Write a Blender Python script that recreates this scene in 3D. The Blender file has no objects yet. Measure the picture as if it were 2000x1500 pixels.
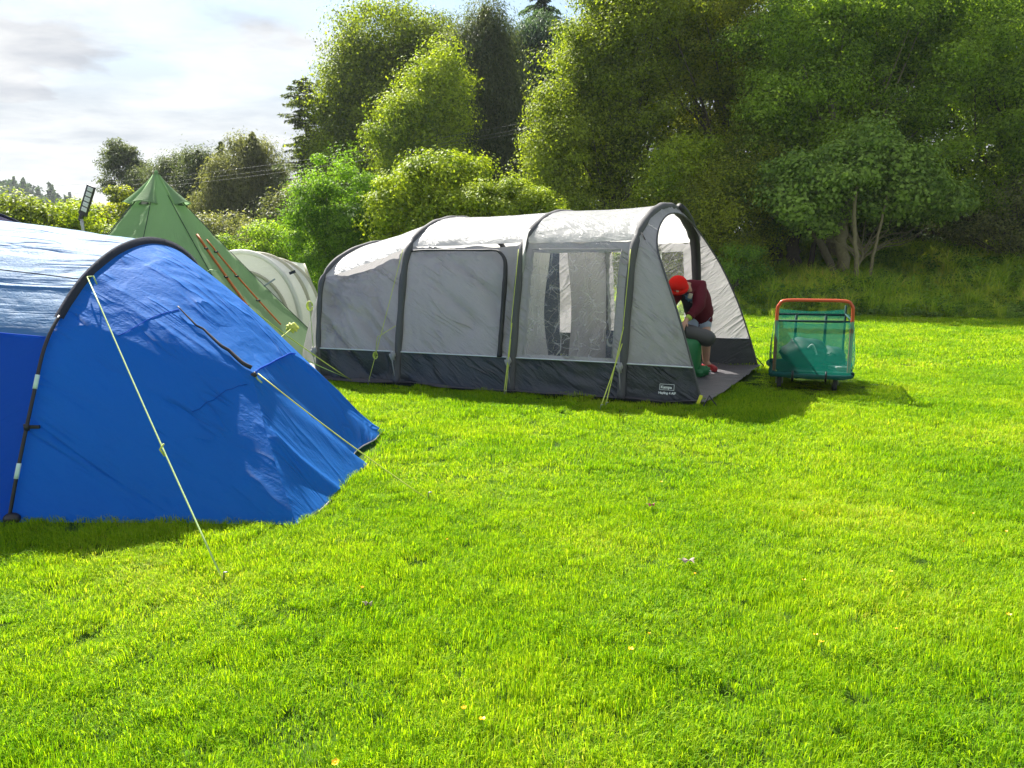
import bpy, bmesh, math, random
import numpy as np
from mathutils import Vector, Matrix
random.seed(7); RNG = np.random.default_rng(11)
SC = bpy.context.scene; COL = SC.collection
R = math.radians

# ---------------------------------------------------------------- camera
F = 1502.0; PIT = R(9.8); CH = 1.6
cam = bpy.data.cameras.new("camera"); camo = bpy.data.objects.new("camera", cam); COL.objects.link(camo)
camo.location = (0, 0, CH); camo.rotation_euler = (R(90) - PIT, 0, 0)
cam.sensor_width = 36; cam.lens = 36 * F / 2000; cam.clip_end = 3000; cam.clip_start = 0.05
SC.camera = camo
# ---------------------------------------------------------------- render look
SC.view_settings.view_transform = 'Standard'; SC.view_settings.look = 'None'
SC.view_settings.gamma = 1; SC.view_settings.exposure = 1.68
try:
    SC.cycles.use_denoising = True; SC.cycles.denoiser = 'OPENIMAGEDENOISE'
    SC.cycles.max_bounces = 9; SC.cycles.diffuse_bounces = 5; SC.cycles.glossy_bounces = 2
    SC.cycles.transmission_bounces = 4; SC.cycles.transparent_max_bounces = 12
    SC.cycles.use_fast_gi = False; SC.cycles.caustics_reflective = False; SC.cycles.caustics_refractive = False
    SC.cycles.sample_clamp_indirect = 6
except Exception as e: print(e)
# ---------------------------------------------------------------- sun
SUNV = Vector((0.516, -0.864, -1.0)).normalized()
sl = bpy.data.lights.new("sun", 'SUN'); sl.energy = 5.0; sl.angle = R(0.6); sl.color = (1, 0.95, 0.86)
so = bpy.data.objects.new("sun", sl); COL.objects.link(so)
so.rotation_euler = SUNV.to_track_quat('-Z', 'Y').to_euler(); so.location = (-20, 30, 40)
# ---------------------------------------------------------------- world
W = bpy.data.worlds.new("World"); SC.world = W; W.use_nodes = True
nt = W.node_tree; nt.nodes.clear()
def N(nt, t, **k):
    n = nt.nodes.new(t)
    for a, b in k.items():
        if a == 'ins':
            for i, v in b.items(): n.inputs[i].default_value = v
        else: setattr(n, a, b)
    return n
sky = N(nt, 'ShaderNodeTexSky', sky_type='NISHITA', sun_disc=False, sun_elevation=R(44.8), sun_rotation=R(-30.8), air_density=1.3, dust_density=.6, ozone_density=1.5)
tc = N(nt, 'ShaderNodeTexCoord')
sep = N(nt, 'ShaderNodeSeparateXYZ'); nt.links.new(tc.outputs['Generated'], sep.inputs[0])
# project the view direction on to a cloud layer overhead
zz = N(nt, 'ShaderNodeMath', operation='ADD', ins={1: 0.12}); nt.links.new(sep.outputs[2], zz.inputs[0])
zm = N(nt, 'ShaderNodeMath', operation='MAXIMUM', ins={1: 0.05}); nt.links.new(zz.outputs[0], zm.inputs[0])
dx = N(nt, 'ShaderNodeMath', operation='DIVIDE'); nt.links.new(sep.outputs[0], dx.inputs[0]); nt.links.new(zm.outputs[0], dx.inputs[1])
dy = N(nt, 'ShaderNodeMath', operation='DIVIDE'); nt.links.new(sep.outputs[1], dy.inputs[0]); nt.links.new(zm.outputs[0], dy.inputs[1])
cmb = N(nt, 'ShaderNodeCombineXYZ', ins={2: 3.3}); nt.links.new(dx.outputs[0], cmb.inputs[0]); nt.links.new(dy.outputs[0], cmb.inputs[1])
n1 = N(nt, 'ShaderNodeTexNoise', ins={'Scale': 1.1, 'Detail': 9.0, 'Roughness': 0.55, 'Distortion': 0.35}); nt.links.new(cmb.outputs[0], n1.inputs['Vector'])
r1 = N(nt, 'ShaderNodeValToRGB'); r1.color_ramp.elements[0].position = 0.42; r1.color_ramp.elements[1].position = 0.58
nt.links.new(n1.outputs[0], r1.inputs[0])
n2 = N(nt, 'ShaderNodeTexNoise', ins={'Scale': 2.3, 'Detail': 9.0, 'Roughness': 0.58, 'Distortion': 0.2})
mp2 = N(nt, 'ShaderNodeMapping', ins={'Location': (4.1, 2.2, 0.7), 'Scale': (0.8, 1.0, 1.0)}); nt.links.new(cmb.outputs[0], mp2.inputs[0]); nt.links.new(mp2.outputs[0], n2.inputs['Vector'])
r2 = N(nt, 'ShaderNodeValToRGB'); e = r2.color_ramp.elements
e[0].position = 0.36; e[0].color = (0.31, 0.33, 0.365, 1); e[1].position = 0.60; e[1].color = (0.50, 0.505, 0.51, 1)
nt.links.new(n2.outputs[0], r2.inputs[0])
bgS = N(nt, 'ShaderNodeBackground', ins={'Strength': 0.05}); nt.links.new(sky.outputs[0], bgS.inputs[0])
bgC = N(nt, 'ShaderNodeBackground', ins={'Strength': 0.57}); nt.links.new(r2.outputs[0], bgC.inputs[0])
hz_ = N(nt, 'ShaderNodeMapRange', interpolation_type='SMOOTHSTEP', ins={'From Min': .30, 'From Max': .13, 'To Min': 0.0, 'To Max': .93}); nt.links.new(sep.outputs[2], hz_.inputs['Value'])
mxx = N(nt, 'ShaderNodeMath', operation='MAXIMUM'); nt.links.new(r1.outputs[0], mxx.inputs[0]); nt.links.new(hz_.outputs[0], mxx.inputs[1])
mx = N(nt, 'ShaderNodeMixShader'); nt.links.new(mxx.outputs[0], mx.inputs[0]); nt.links.new(bgS.outputs[0], mx.inputs[1]); nt.links.new(bgC.outputs[0], mx.inputs[2])
wo = N(nt, 'ShaderNodeOutputWorld'); nt.links.new(mx.outputs[0], wo.inputs[0])

# ---------------------------------------------------------------- placing helpers
def ray(px, py):
    a = (px - 1000) / F; b = -(py - 750) / F; c, s = math.cos(PIT), math.sin(PIT)
    return (a, c + b * s, -s + b * c)
def G(px, py, z=0.0):
    r = ray(px, py); t = (z - CH) / r[2]; return Vector((r[0] * t, r[1] * t, z))
def at(px, py, Y):
    r = ray(px, py); t = Y / r[1]; return Vector((r[0] * t, Y, CH + r[2] * t))
def atx(px, py, X):
    r = ray(px, py); t = X / r[0]; return Vector((X, r[1] * t, CH + r[2] * t))
# ---------------------------------------------------------------- noise
def _h(ix, iy, s):
    n = (ix * 374761393 + iy * 668265263 + s * 1274126177) & 0xffffffff
    n = ((n ^ (n >> 13)) * 1274126177) & 0xffffffff
    return ((n ^ (n >> 16)) & 0xffff) / 65535.0
def vnoise(x, y, s=0):
    x = np.asarray(x, float); y = np.asarray(y, float)
    ix = np.floor(x).astype(np.int64); iy = np.floor(y).astype(np.int64); fx = x - ix; fy = y - iy
    fx = fx * fx * fx * (fx * (fx * 6 - 15) + 10); fy = fy * fy * fy * (fy * (fy * 6 - 15) + 10)
    a = _h(ix, iy, s); b = _h(ix + 1, iy, s); c = _h(ix, iy + 1, s); d = _h(ix + 1, iy + 1, s)
    return (a + (b - a) * fx) * (1 - fy) + (c + (d - c) * fx) * fy
def fbm(x, y, s=0, o=4):
    v = 0; a = .5
    for i in range(o): v = v + a * (vnoise(x * 2 ** i, y * 2 ** i, s + i * 17) - .5); a *= .5
    return v
def folds(u, v, ang, freq, amp, s=0, stretch=6.0):
    """long soft fabric creases running along direction ang"""
    c, n = math.cos(ang), math.sin(ang)
    a = (u * c + v * n) * freq / stretch; b = (-u * n + v * c) * freq
    b = b + 0.6 * vnoise(a * 1.3 + 5, b * .4, s + 3)
    w = vnoise(a, b, s); m = vnoise(u * .9 + 7, v * .9, s + 9)
    return amp * (1 - np.abs(2 * w - 1)) ** 1.6 * np.clip(m * 1.6 - .3, 0, 1)
def radial(u, v, cu, cv, n, amp, s=0, r0=.1, r1=1.2):
    """tension creases fanning out of a pegged corner"""
    d = np.hypot(u - cu, v - cv); t = np.arctan2(v - cv, u - cu)
    w = vnoise(t * n, d * .5, s)
    return amp * (1 - np.abs(2 * w - 1)) ** 1.4 * np.clip((d) / r0, 0, 1) * np.clip(1 - d / r1, 0, 1)
# ---------------------------------------------------------------- objects helpers
def tag(o, label=None, cat=None, group=None, kind=None):
    if label: o['label'] = label
    if cat: o['category'] = cat
    if group: o['group'] = group
    if kind: o['kind'] = kind
    return o
def thing(name, label, cat, loc=(0, 0, 0), group=None):
    o = bpy.data.objects.new(name, None); COL.objects.link(o); o.location = loc; o.empty_display_size = .2
    return tag(o, label, cat, group)
def meshobj(name, V, Fc, mat, parent=None, smooth=True, uv=None, tri=False):
    me = bpy.data.meshes.new(name)
    V = np.asarray(V, np.float32).reshape(-1, 3)
    if parent is not None:
        w = parent; off = np.zeros(3)
        while w is not None: off = off + np.array(w.location); w = w.parent
        V = V - off.astype(np.float32)
    if isinstance(Fc, np.ndarray):
        k = Fc.shape[1]; me.vertices.add(len(V)); me.vertices.foreach_set('co', V.ravel())
        me.loops.add(Fc.size); me.loops.foreach_set('vertex_index', Fc.astype(np.int32).ravel())
        me.polygons.add(len(Fc)); me.polygons.foreach_set('loop_start', np.arange(0, Fc.size, k, dtype=np.int32))
        me.polygons.foreach_set('loop_total', np.full(len(Fc), k, np.int32))
        me.update(calc_edges=True)
    else:
        me.from_pydata([tuple(map(float, v)) for v in V], [], Fc); me.update()
    if smooth: me.polygons.foreach_set('use_smooth', np.ones(len(me.polygons), bool))
    if uv is not None:
        l = me.uv_layers.new(name='UVMap'); li = np.zeros(len(me.loops), np.int32); me.loops.foreach_get('vertex_index', li)
        l.data.foreach_set('uv', np.asarray(uv, np.float32)[li].ravel())
    for m in (mat if isinstance(mat, (list, tuple)) else [mat]): me.materials.append(m)
    o = bpy.data.objects.new(name, me); COL.objects.link(o)
    if parent is not None: o.parent = parent
    return o
class MB:
    def __init__(s): s.v = []; s.f = []
    def add(s, V, Fc):
        b = len(s.v); s.v += [tuple(map(float, p)) for p in V]; s.f += [tuple(int(i) + b for i in f) for f in Fc]; return s
    def tube(s, pts, r, n=8, cap=True):
        pts = [Vector(p) for p in pts]; m = len(pts); rr = list(r) if hasattr(r, '__len__') else [r] * m
        V = []; up = None
        for i, p in enumerate(pts):
            t = (pts[min(i + 1, m - 1)] - pts[max(i - 1, 0)]); t = t.normalized() if t.length > 1e-9 else Vector((0, 0, 1))
            if up is None: up = t.orthogonal().normalized()
            up = (up - t * up.dot(t)); up = up.normalized() if up.length > 1e-6 else t.orthogonal().normalized()
            w = t.cross(up)
            for k in range(n):
                a = 2 * math.pi * k / n; V.append(p + (up * math.cos(a) + w * math.sin(a)) * rr[i])
        Fc = [(i * n + k, i * n + (k + 1) % n, (i + 1) * n + (k + 1) % n, (i + 1) * n + k) for i in range(m - 1) for k in range(n)]
        if cap: Fc += [tuple(range(n - 1, -1, -1)), tuple((m - 1) * n + k for k in range(n))]
        return s.add(V, Fc)
    def box(s, c, d, rot=None, bev=0.0):
        bm = bmesh.new(); bmesh.ops.create_cube(bm, size=1)
        for v in bm.verts: v.co = Vector((v.co.x * d[0], v.co.y * d[1], v.co.z * d[2]))
        if bev: bmesh.ops.bevel(bm, geom=bm.edges[:], offset=bev, segments=2, affect='EDGES', profile=.7)
        M = (rot if rot is not None else Matrix.Identity(3))
        bm.verts.index_update()
        V = [M @ v.co + Vector(c) for v in bm.verts]; Fc = [[v.index for v in f.verts] for f in bm.faces]; bm.free()
        return s.add(V, Fc)
    def blob(s, c, d, rot=None, nu=20, nv=14, fn=None):
        V = []; Fc = []
        for j in range(nv + 1):
            ph = math.pi * j / nv
            for i in range(nu):
                th = 2 * math.pi * i / nu; p = Vector((math.sin(ph) * math.cos(th), math.sin(ph) * math.sin(th), math.cos(ph)))
                k = fn(p) if fn else 1.0; q = Vector((p.x * d[0], p.y * d[1], p.z * d[2])) * k
                V.append((rot @ q if rot is not None else q) + Vector(c))
        for j in range(nv):
            for i in range(nu): Fc.append((j * nu + i, (j + 1) * nu + i, (j + 1) * nu + (i + 1) % nu, j * nu + (i + 1) % nu))
        return s.add(V, Fc)
    def build(s, name, mat, parent=None, smooth=True): return meshobj(name, s.v, s.f, mat, parent, smooth)
def crv(pts, n):
    """Catmull-Rom through pts, n samples a span"""
    P = [np.array(p, float) for p in pts]; out = []
    for i in range(len(P) - 1):
        a = P[i - 1] if i else 2 * P[0] - P[1]; b = P[i]; c = P[i + 1]; d = P[i + 2] if i + 2 < len(P) else 2 * P[-1] - P[-2]
        for k in range(n):
            t = k / n; out.append(.5 * ((2 * b) + (c - a) * t + (2 * a - 5 * b + 4 * c - d) * t * t + (3 * b - a - 3 * c + d) * t ** 3))
    out.append(P[-1]); return np.array(out)
def grid(name, P, mat, parent, mask=None, uv=None, disp=None):
    """P (a,b,3) grid -> mesh; disp (a,b) pushes along the normal; mask (a-1,b-1) keeps cells"""
    a, b = P.shape[:2]
    if uv is None:
        du = np.zeros((a, b)); dv = np.zeros((a, b))
        du[1:] = np.cumsum(np.linalg.norm(np.diff(P, axis=0), axis=2), axis=0); dv[:, 1:] = np.cumsum(np.linalg.norm(np.diff(P, axis=1), axis=2), axis=1)
        uv = np.stack([du, dv], -1)
    if disp is not None:
        n = np.cross(np.gradient(P, axis=0), np.gradient(P, axis=1)); n /= np.linalg.norm(n, axis=2, keepdims=True) + 1e-9
        P = P + n * disp[..., None]
    idx = np.arange(a * b).reshape(a, b)
    q = np.stack([idx[:-1, :-1], idx[1:, :-1], idx[1:, 1:], idx[:-1, 1:]], -1)
    q = q[mask] if mask is not None else q.reshape(-1, 4)
    used = np.unique(q); re = np.zeros(a * b, int); re[used] = np.arange(len(used))
    return meshobj(name, P.reshape(-1, 3)[used], re[q], mat, parent, True, uv.reshape(-1, 2)[used])

# ---------------------------------------------------------------- materials
def newmat(name):
    m = bpy.data.materials.new(name); m.use_nodes = True; m.node_tree.nodes.clear(); return m, m.node_tree
def rgb(c): return (c[0], c[1], c[2], 1)
def plain(name, col, rough=.5, metal=0.0, spec=.5, var=.12, scale=8.0, emit=None):
    m, t = newmat(name); o = N(t, 'ShaderNodeOutputMaterial'); p = N(t, 'ShaderNodeBsdfPrincipled')
    p.inputs['Roughness'].default_value = rough; p.inputs['Metallic'].default_value = metal; p.inputs['Specular IOR Level'].default_value = spec
    c = N(t, 'ShaderNodeTexCoord'); n = N(t, 'ShaderNodeTexNoise', ins={'Scale': scale, 'Detail': 5.0}); t.links.new(c.outputs['Object'], n.inputs['Vector'])
    mx = N(t, 'ShaderNodeMix', data_type='RGBA'); mx.inputs['A'].default_value = rgb([x * (1 - var) for x in col]); mx.inputs['B'].default_value = rgb([min(1, x * (1 + var)) for x in col])
    t.links.new(n.outputs[0], mx.inputs['Factor']); t.links.new(mx.outputs['Result'], p.inputs['Base Color'])
    b = N(t, 'ShaderNodeBump', ins={'Strength': .15, 'Distance': .01}); t.links.new(n.outputs[0], b.inputs['Height']); t.links.new(b.outputs[0], p.inputs['Normal'])
    t.links.new(p.outputs[0], o.inputs[0]); return m
def fabric(name, col, tr=.4, rough=.42, spec=.5, bump=.012, trcol=None, fine=9.0, aniso=(1, 4), dirt=.08, alpha=0.0, speck=None, crease=1.0, crang=.5, crs=3.0, lines=0.0):
    m, t = newmat(name); o = N(t, 'ShaderNodeOutputMaterial'); p = N(t, 'ShaderNodeBsdfPrincipled')
    p.inputs['Roughness'].default_value = rough; p.inputs['Specular IOR Level'].default_value = spec
    c = N(t, 'ShaderNodeTexCoord'); mp0 = N(t, 'ShaderNodeMapping', ins={'Rotation': (0, 0, crang)}); t.links.new(c.outputs['UV'], mp0.inputs[0]); mp = N(t, 'ShaderNodeMapping', ins={'Scale': (aniso[0], aniso[1], 1)}); t.links.new(mp0.outputs[0], mp.inputs[0])
    n = N(t, 'ShaderNodeTexNoise', ins={'Scale': fine, 'Detail': 6.0, 'Roughness': .6, 'Distortion': .8}); t.links.new(mp.outputs[0], n.inputs['Vector'])
    n3 = N(t, 'ShaderNodeTexNoise', ins={'Scale': 26.0, 'Detail': 4.0, 'Distortion': 1.5}); t.links.new(c.outputs['UV'], n3.inputs['Vector'])
    n2 = N(t, 'ShaderNodeTexNoise', ins={'Scale': 1.3, 'Detail': 6.0}); t.links.new(c.outputs['UV'], n2.inputs['Vector'])
    ad0 = N(t, 'ShaderNodeMath', operation='MULTIPLY_ADD', ins={1: .35}); t.links.new(n3.outputs[0], ad0.inputs[0]); t.links.new(n.outputs[0], ad0.inputs[2])
    mc = N(t, 'ShaderNodeMapping', ins={'Scale': (.45, 2.6, 1)}); t.links.new(mp0.outputs[0], mc.inputs[0])
    nc = N(t, 'ShaderNodeTexNoise', ins={'Scale': crs, 'Detail': 2.5, 'Roughness': .5, 'Distortion': .6}); t.links.new(mc.outputs[0], nc.inputs['Vector'])
    c1 = N(t, 'ShaderNodeMath', operation='SUBTRACT', ins={1: .5}); c2 = N(t, 'ShaderNodeMath', operation='ABSOLUTE'); c3_ = N(t, 'ShaderNodeMath', operation='MULTIPLY', ins={1: -14.0}); c4 = N(t, 'ShaderNodeMath', operation='EXPONENT')
    t.links.new(nc.outputs[0], c1.inputs[0]); t.links.new(c1.outputs[0], c2.inputs[0]); t.links.new(c2.outputs[0], c3_.inputs[0]); t.links.new(c3_.outputs[0], c4.inputs[0])
    nm_ = N(t, 'ShaderNodeTexNoise', ins={'Scale': 2.2, 'Detail': 2.0}); t.links.new(c.outputs['UV'], nm_.inputs['Vector'])
    rm = N(t, 'ShaderNodeMapRange', ins={'From Min': .40, 'From Max': .62}); t.links.new(nm_.outputs[0], rm.inputs['Value'])
    c5 = N(t, 'ShaderNodeMath', operation='MULTIPLY'); t.links.new(c4.outputs[0], c5.inputs[0]); t.links.new(rm.outputs[0], c5.inputs[1])
    ad = N(t, 'ShaderNodeMath', operation='MULTIPLY_ADD', ins={1: crease}); t.links.new(c5.outputs[0], ad.inputs[0]); t.links.new(ad0.outputs[0], ad.inputs[2])
    b = N(t, 'ShaderNodeBump', ins={'Strength': 1.0, 'Distance': bump}); t.links.new(ad.outputs[0], b.inputs['Height'])
    def colmix(cc):
        mx = N(t, 'ShaderNodeMix', data_type='RGBA'); mx.inputs['A'].default_value = rgb([x * (1 - dirt) for x in cc]); mx.inputs['B'].default_value = rgb([min(1, x * (1 + dirt)) for x in cc])
        t.links.new(n2.outputs[0], mx.inputs['Factor']); return mx.outputs['Result']
    base = colmix(col)
    if speck is not None:
        v = N(t, 'ShaderNodeTexNoise', ins={'Scale': 70.0, 'Detail': 2.0}); t.links.new(c.outputs['UV'], v.inputs['Vector'])
        rp = N(t, 'ShaderNodeValToRGB'); rp.color_ramp.elements[0].position = .52; rp.color_ramp.elements[1].position = .6; t.links.new(v.outputs[0], rp.inputs[0])
        mm = N(t, 'ShaderNodeMix', data_type='RGBA'); t.links.new(rp.outputs[0], mm.inputs['Factor']); t.links.new(base, mm.inputs['A']); mm.inputs['B'].default_value = rgb(speck); base = mm.outputs['Result']
    t.links.new(base, p.inputs['Base Color']); t.links.new(b.outputs[0], p.inputs['Normal'])
    out = p.outputs[0]
    if tr > 0:
        ts = N(t, 'ShaderNodeBsdfTranslucent'); t.links.new(colmix(trcol or col), ts.inputs[0]); t.links.new(b.outputs[0], ts.inputs['Normal'])
        ms = N(t, 'ShaderNodeMixShader', ins={0: tr}); t.links.new(out, ms.inputs[1]); t.links.new(ts.outputs[0], ms.inputs[2]); out = ms.outputs[0]
    if alpha > 0:
        tp = N(t, 'ShaderNodeBsdfTransparent'); ms = N(t, 'ShaderNodeMixShader', ins={0: alpha})
        if lines:
            tot = None
            for (sc_, an_) in ((4.0, .4), (5.5, -.9), (3.0, 1.6)):
                m1 = N(t, 'ShaderNodeMapping', ins={'Rotation': (0, 0, an_), 'Location': (sc_, an_, 0)}); t.links.new(c.outputs['UV'], m1.inputs[0]); m2 = N(t, 'ShaderNodeMapping', ins={'Scale': (.5, 2.0, 1)}); t.links.new(m1.outputs[0], m2.inputs[0])
                q_ = N(t, 'ShaderNodeTexNoise', ins={'Scale': sc_, 'Detail': 1.5, 'Distortion': .5}); t.links.new(m2.outputs[0], q_.inputs['Vector'])
                a1 = N(t, 'ShaderNodeMath', operation='SUBTRACT', ins={1: .5}); a2 = N(t, 'ShaderNodeMath', operation='ABSOLUTE'); a3 = N(t, 'ShaderNodeMapRange', ins={'From Min': .0, 'From Max': .012, 'To Min': lines, 'To Max': 0.0})
                t.links.new(q_.outputs[0], a1.inputs[0]); t.links.new(a1.outputs[0], a2.inputs[0]); t.links.new(a2.outputs[0], a3.inputs['Value'])
                if tot is None: tot = a3
                else:
                    ad_ = N(t, 'ShaderNodeMath', operation='MAXIMUM'); t.links.new(tot.outputs[0], ad_.inputs[0]); t.links.new(a3.outputs[0], ad_.inputs[1]); tot = ad_
            sb_ = N(t, 'ShaderNodeMath', operation='SUBTRACT', ins={0: alpha}); t.links.new(tot.outputs[0], sb_.inputs[1]); t.links.new(sb_.outputs[0], ms.inputs[0])
        t.links.new(out, ms.inputs[1]); t.links.new(tp.outputs[0], ms.inputs[2]); out = ms.outputs[0]
    t.links.new(out, o.inputs[0]); return m
def leafmat(name, c1, c2, tr=.45, trc=None, rough=.55, nscale=.6, spec=.15, c3=None):
    m, t = newmat(name); o = N(t, 'ShaderNodeOutputMaterial'); p = N(t, 'ShaderNodeBsdfPrincipled')
    p.inputs['Roughness'].default_value = rough; p.inputs['Specular IOR Level'].default_value = spec
    g = N(t, 'ShaderNodeNewGeometry'); n = N(t, 'ShaderNodeTexNoise', ins={'Scale': nscale, 'Detail': 3.0}); t.links.new(g.outputs['Position'], n.inputs['Vector'])
    ad = N(t, 'ShaderNodeMath', operation='MULTIPLY_ADD', ins={1: .55, 2: -.27}); t.links.new(g.outputs['Random Per Island'], ad.inputs[0])
    a2 = N(t, 'ShaderNodeMath', operation='ADD'); t.links.new(ad.outputs[0], a2.inputs[0]); t.links.new(n.outputs[0], a2.inputs[1])
    rp = N(t, 'ShaderNodeValToRGB'); e = rp.color_ramp.elements; e[0].position = .28; e[0].color = rgb(c1); e[1].position = .72; e[1].color = rgb(c2)
    if c3 is not None:
        q = e.new(.9); q.color = rgb(c3)
    t.links.new(a2.outputs[0], rp.inputs[0]); t.links.new(rp.outputs[0], p.inputs['Base Color'])
    ts = N(t, 'ShaderNodeBsdfTranslucent'); hs = N(t, 'ShaderNodeMix', data_type='RGBA', blend_type='MULTIPLY'); hs.inputs['Factor'].default_value = 1
    t.links.new(rp.outputs[0], hs.inputs['A']); hs.inputs['B'].default_value = rgb(trc or (1.5, 1.5, .7)); t.links.new(hs.outputs['Result'], ts.inputs[0])
    ms = N(t, 'ShaderNodeMixShader', ins={0: tr}); t.links.new(p.outputs[0], ms.inputs[1]); t.links.new(ts.outputs[0], ms.inputs[2]); t.links.new(ms.outputs[0], o.inputs[0]); return m
M = {}
M['bark'] = plain('bark', (.10, .085, .06), .9, scale=14, var=.45, spec=.2)
M['bark_pale'] = plain('bark_pale', (.20, .17, .10), .9, scale=14, var=.4, spec=.2)
M['bark_dark'] = plain('bark_dark', (.05, .042, .035), .9, scale=14, var=.4, spec=.2)
M['black'] = plain('black_plastic', (.015, .015, .018), .4)
M['rubber'] = plain('rubber', (.03, .03, .035), .7)
M['metal'] = plain('galvanised_metal', (.42, .43, .42), .4, .8)
M['orange'] = plain('orange_paint', (.55, .085, .03), .35, spec=.5)
M['rope'] = plain('guy_rope', (.55, .62, .10), .6, scale=60)
M['rope_pale'] = plain('guy_rope_pale', (.40, .56, .20), .6, scale=60)
M['skin'] = plain('skin', (.52, .29, .20), .55, scale=12, var=.08)
M['white_ink'] = plain('white_print', (.75, .78, .78), .5)

# ================================================================ THE GROUND
def hgt(x, y):
    x = np.asarray(x, float); y = np.asarray(y, float)
    b = np.clip((y - 19.3 + .12 * (x - 6)) / 7.0, 0, 1); b = b * b * (3 - 2 * b)
    right = np.clip((x + 1) / 6, 0, 1)
    left = np.clip((y - 24) / 14, 0, 1) * 1.0
    near = .05 * fbm(x * .35, y * .35, 5, 2) * np.clip(1.0 - b, 0, 1) * np.clip((y - 5) / 20, .25, 1)
    far = np.clip((y - 60) / 200, 0, 1) * 6
    return b * right * (1.25 + .35 * fbm(x * .3, y * .3, 3, 2)) + left * (1 - right) * .8 + near + far
mg, t = newmat('lawn_soil'); o = N(t, 'ShaderNodeOutputMaterial'); p = N(t, 'ShaderNodeBsdfPrincipled', ins={'Roughness': 1.0, 'Specular IOR Level': .1})
g = N(t, 'ShaderNodeNewGeometry'); n = N(t, 'ShaderNodeTexNoise', ins={'Scale': 1.2, 'Detail': 8.0}); t.links.new(g.outputs['Position'], n.inputs['Vector'])
rp = N(t, 'ShaderNodeValToRGB'); rp.color_ramp.elements[0].color = (.025, .045, .008, 1); rp.color_ramp.elements[1].color = (.06, .12, .012, 1); t.links.new(n.outputs[0], rp.inputs[0]); t.links.new(rp.outputs[0], p.inputs['Base Color']); t.links.new(p.outputs[0], o.inputs[0])
xs = np.concatenate([-np.geomspace(900, 14, 26), np.linspace(-13, 30, 130), np.geomspace(31, 900, 24)])
ys = np.concatenate([np.linspace(-60, 0, 8), np.linspace(1, 40, 130), np.geomspace(41, 1500, 30)])
X, Y = np.meshgrid(xs, ys, indexing='ij')
go = grid("ground", np.stack([X, Y, hgt(X, Y) - .03], -1), mg, None); tag(go, kind='structure')

# grass built of real blades, scattered in tufts
def blades(n, rad, hl, wd, seed, lean=.5, droop=.5):
    r = np.random.default_rng(seed); a = r.uniform(0, 6.283, n); d = rad * np.sqrt(r.uniform(0, 1, n))
    x, y = d * np.cos(a), d * np.sin(a); h = hl * r.uniform(.45, 1.15, n); w = wd * r.uniform(.7, 1.3, n)
    th = r.uniform(0, 6.283, n); l = lean * r.uniform(.1, 1.2, n) * h; dr = droop * r.uniform(0, 1, n) * h
    ln = np.stack([np.cos(th), np.sin(th)], -1); pa = th + math.pi / 2 + r.normal(0, .5, n); pn = np.stack([np.cos(pa), np.sin(pa)], -1)
    V = np.zeros((n, 5, 3)); B = np.stack([x, y], -1)
    V[:, 0, :2] = B - pn * w[:, None] / 2; V[:, 1, :2] = B + pn * w[:, None] / 2; V[:, 0, 2] = V[:, 1, 2] = -.012
    mid = B + ln * (l * .4)[:, None]; V[:, 2, :2] = mid + pn * w[:, None] * .42; V[:, 3, :2] = mid - pn * w[:, None] * .42; V[:, 2, 2] = V[:, 3, 2] = h * .62
    V[:, 4, :2] = B + ln * (l + dr * .6)[:, None]; V[:, 4, 2] = h * 1.0 - dr * .45
    b = np.arange(n)[:, None] * 5
    Fq = np.concatenate([b + np.array([[0, 1, 2, 3]])], 0); Ft = b + np.array([[3, 2, 4, 4]])
    return V.reshape(-1, 3), Fq, Ft
def blade_obj(name, mat, *a, **k):
    V, Fq, Ft = blades(*a, **k)
    me = bpy.data.meshes.new(name); n = len(Fq)
    loops = np.concatenate([Fq.ravel(), Ft[:, :3].ravel()]).astype(np.int32)
    me.vertices.add(len(V)); me.vertices.foreach_set('co', V.astype(np.float32).ravel()); me.loops.add(len(loops)); me.loops.foreach_set('vertex_index', loops)
    me.polygons.add(2 * n); me.polygons.foreach_set('loop_start', np.concatenate([np.arange(n) * 4, 4 * n + np.arange(n) * 3]).astype(np.int32))
    me.polygons.foreach_set('loop_total', np.concatenate([np.full(n, 4), np.full(n, 3)]).astype(np.int32)); me.update(calc_edges=True); me.materials.append(mat)
    return bpy.data.objects.new(name, me)
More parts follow.
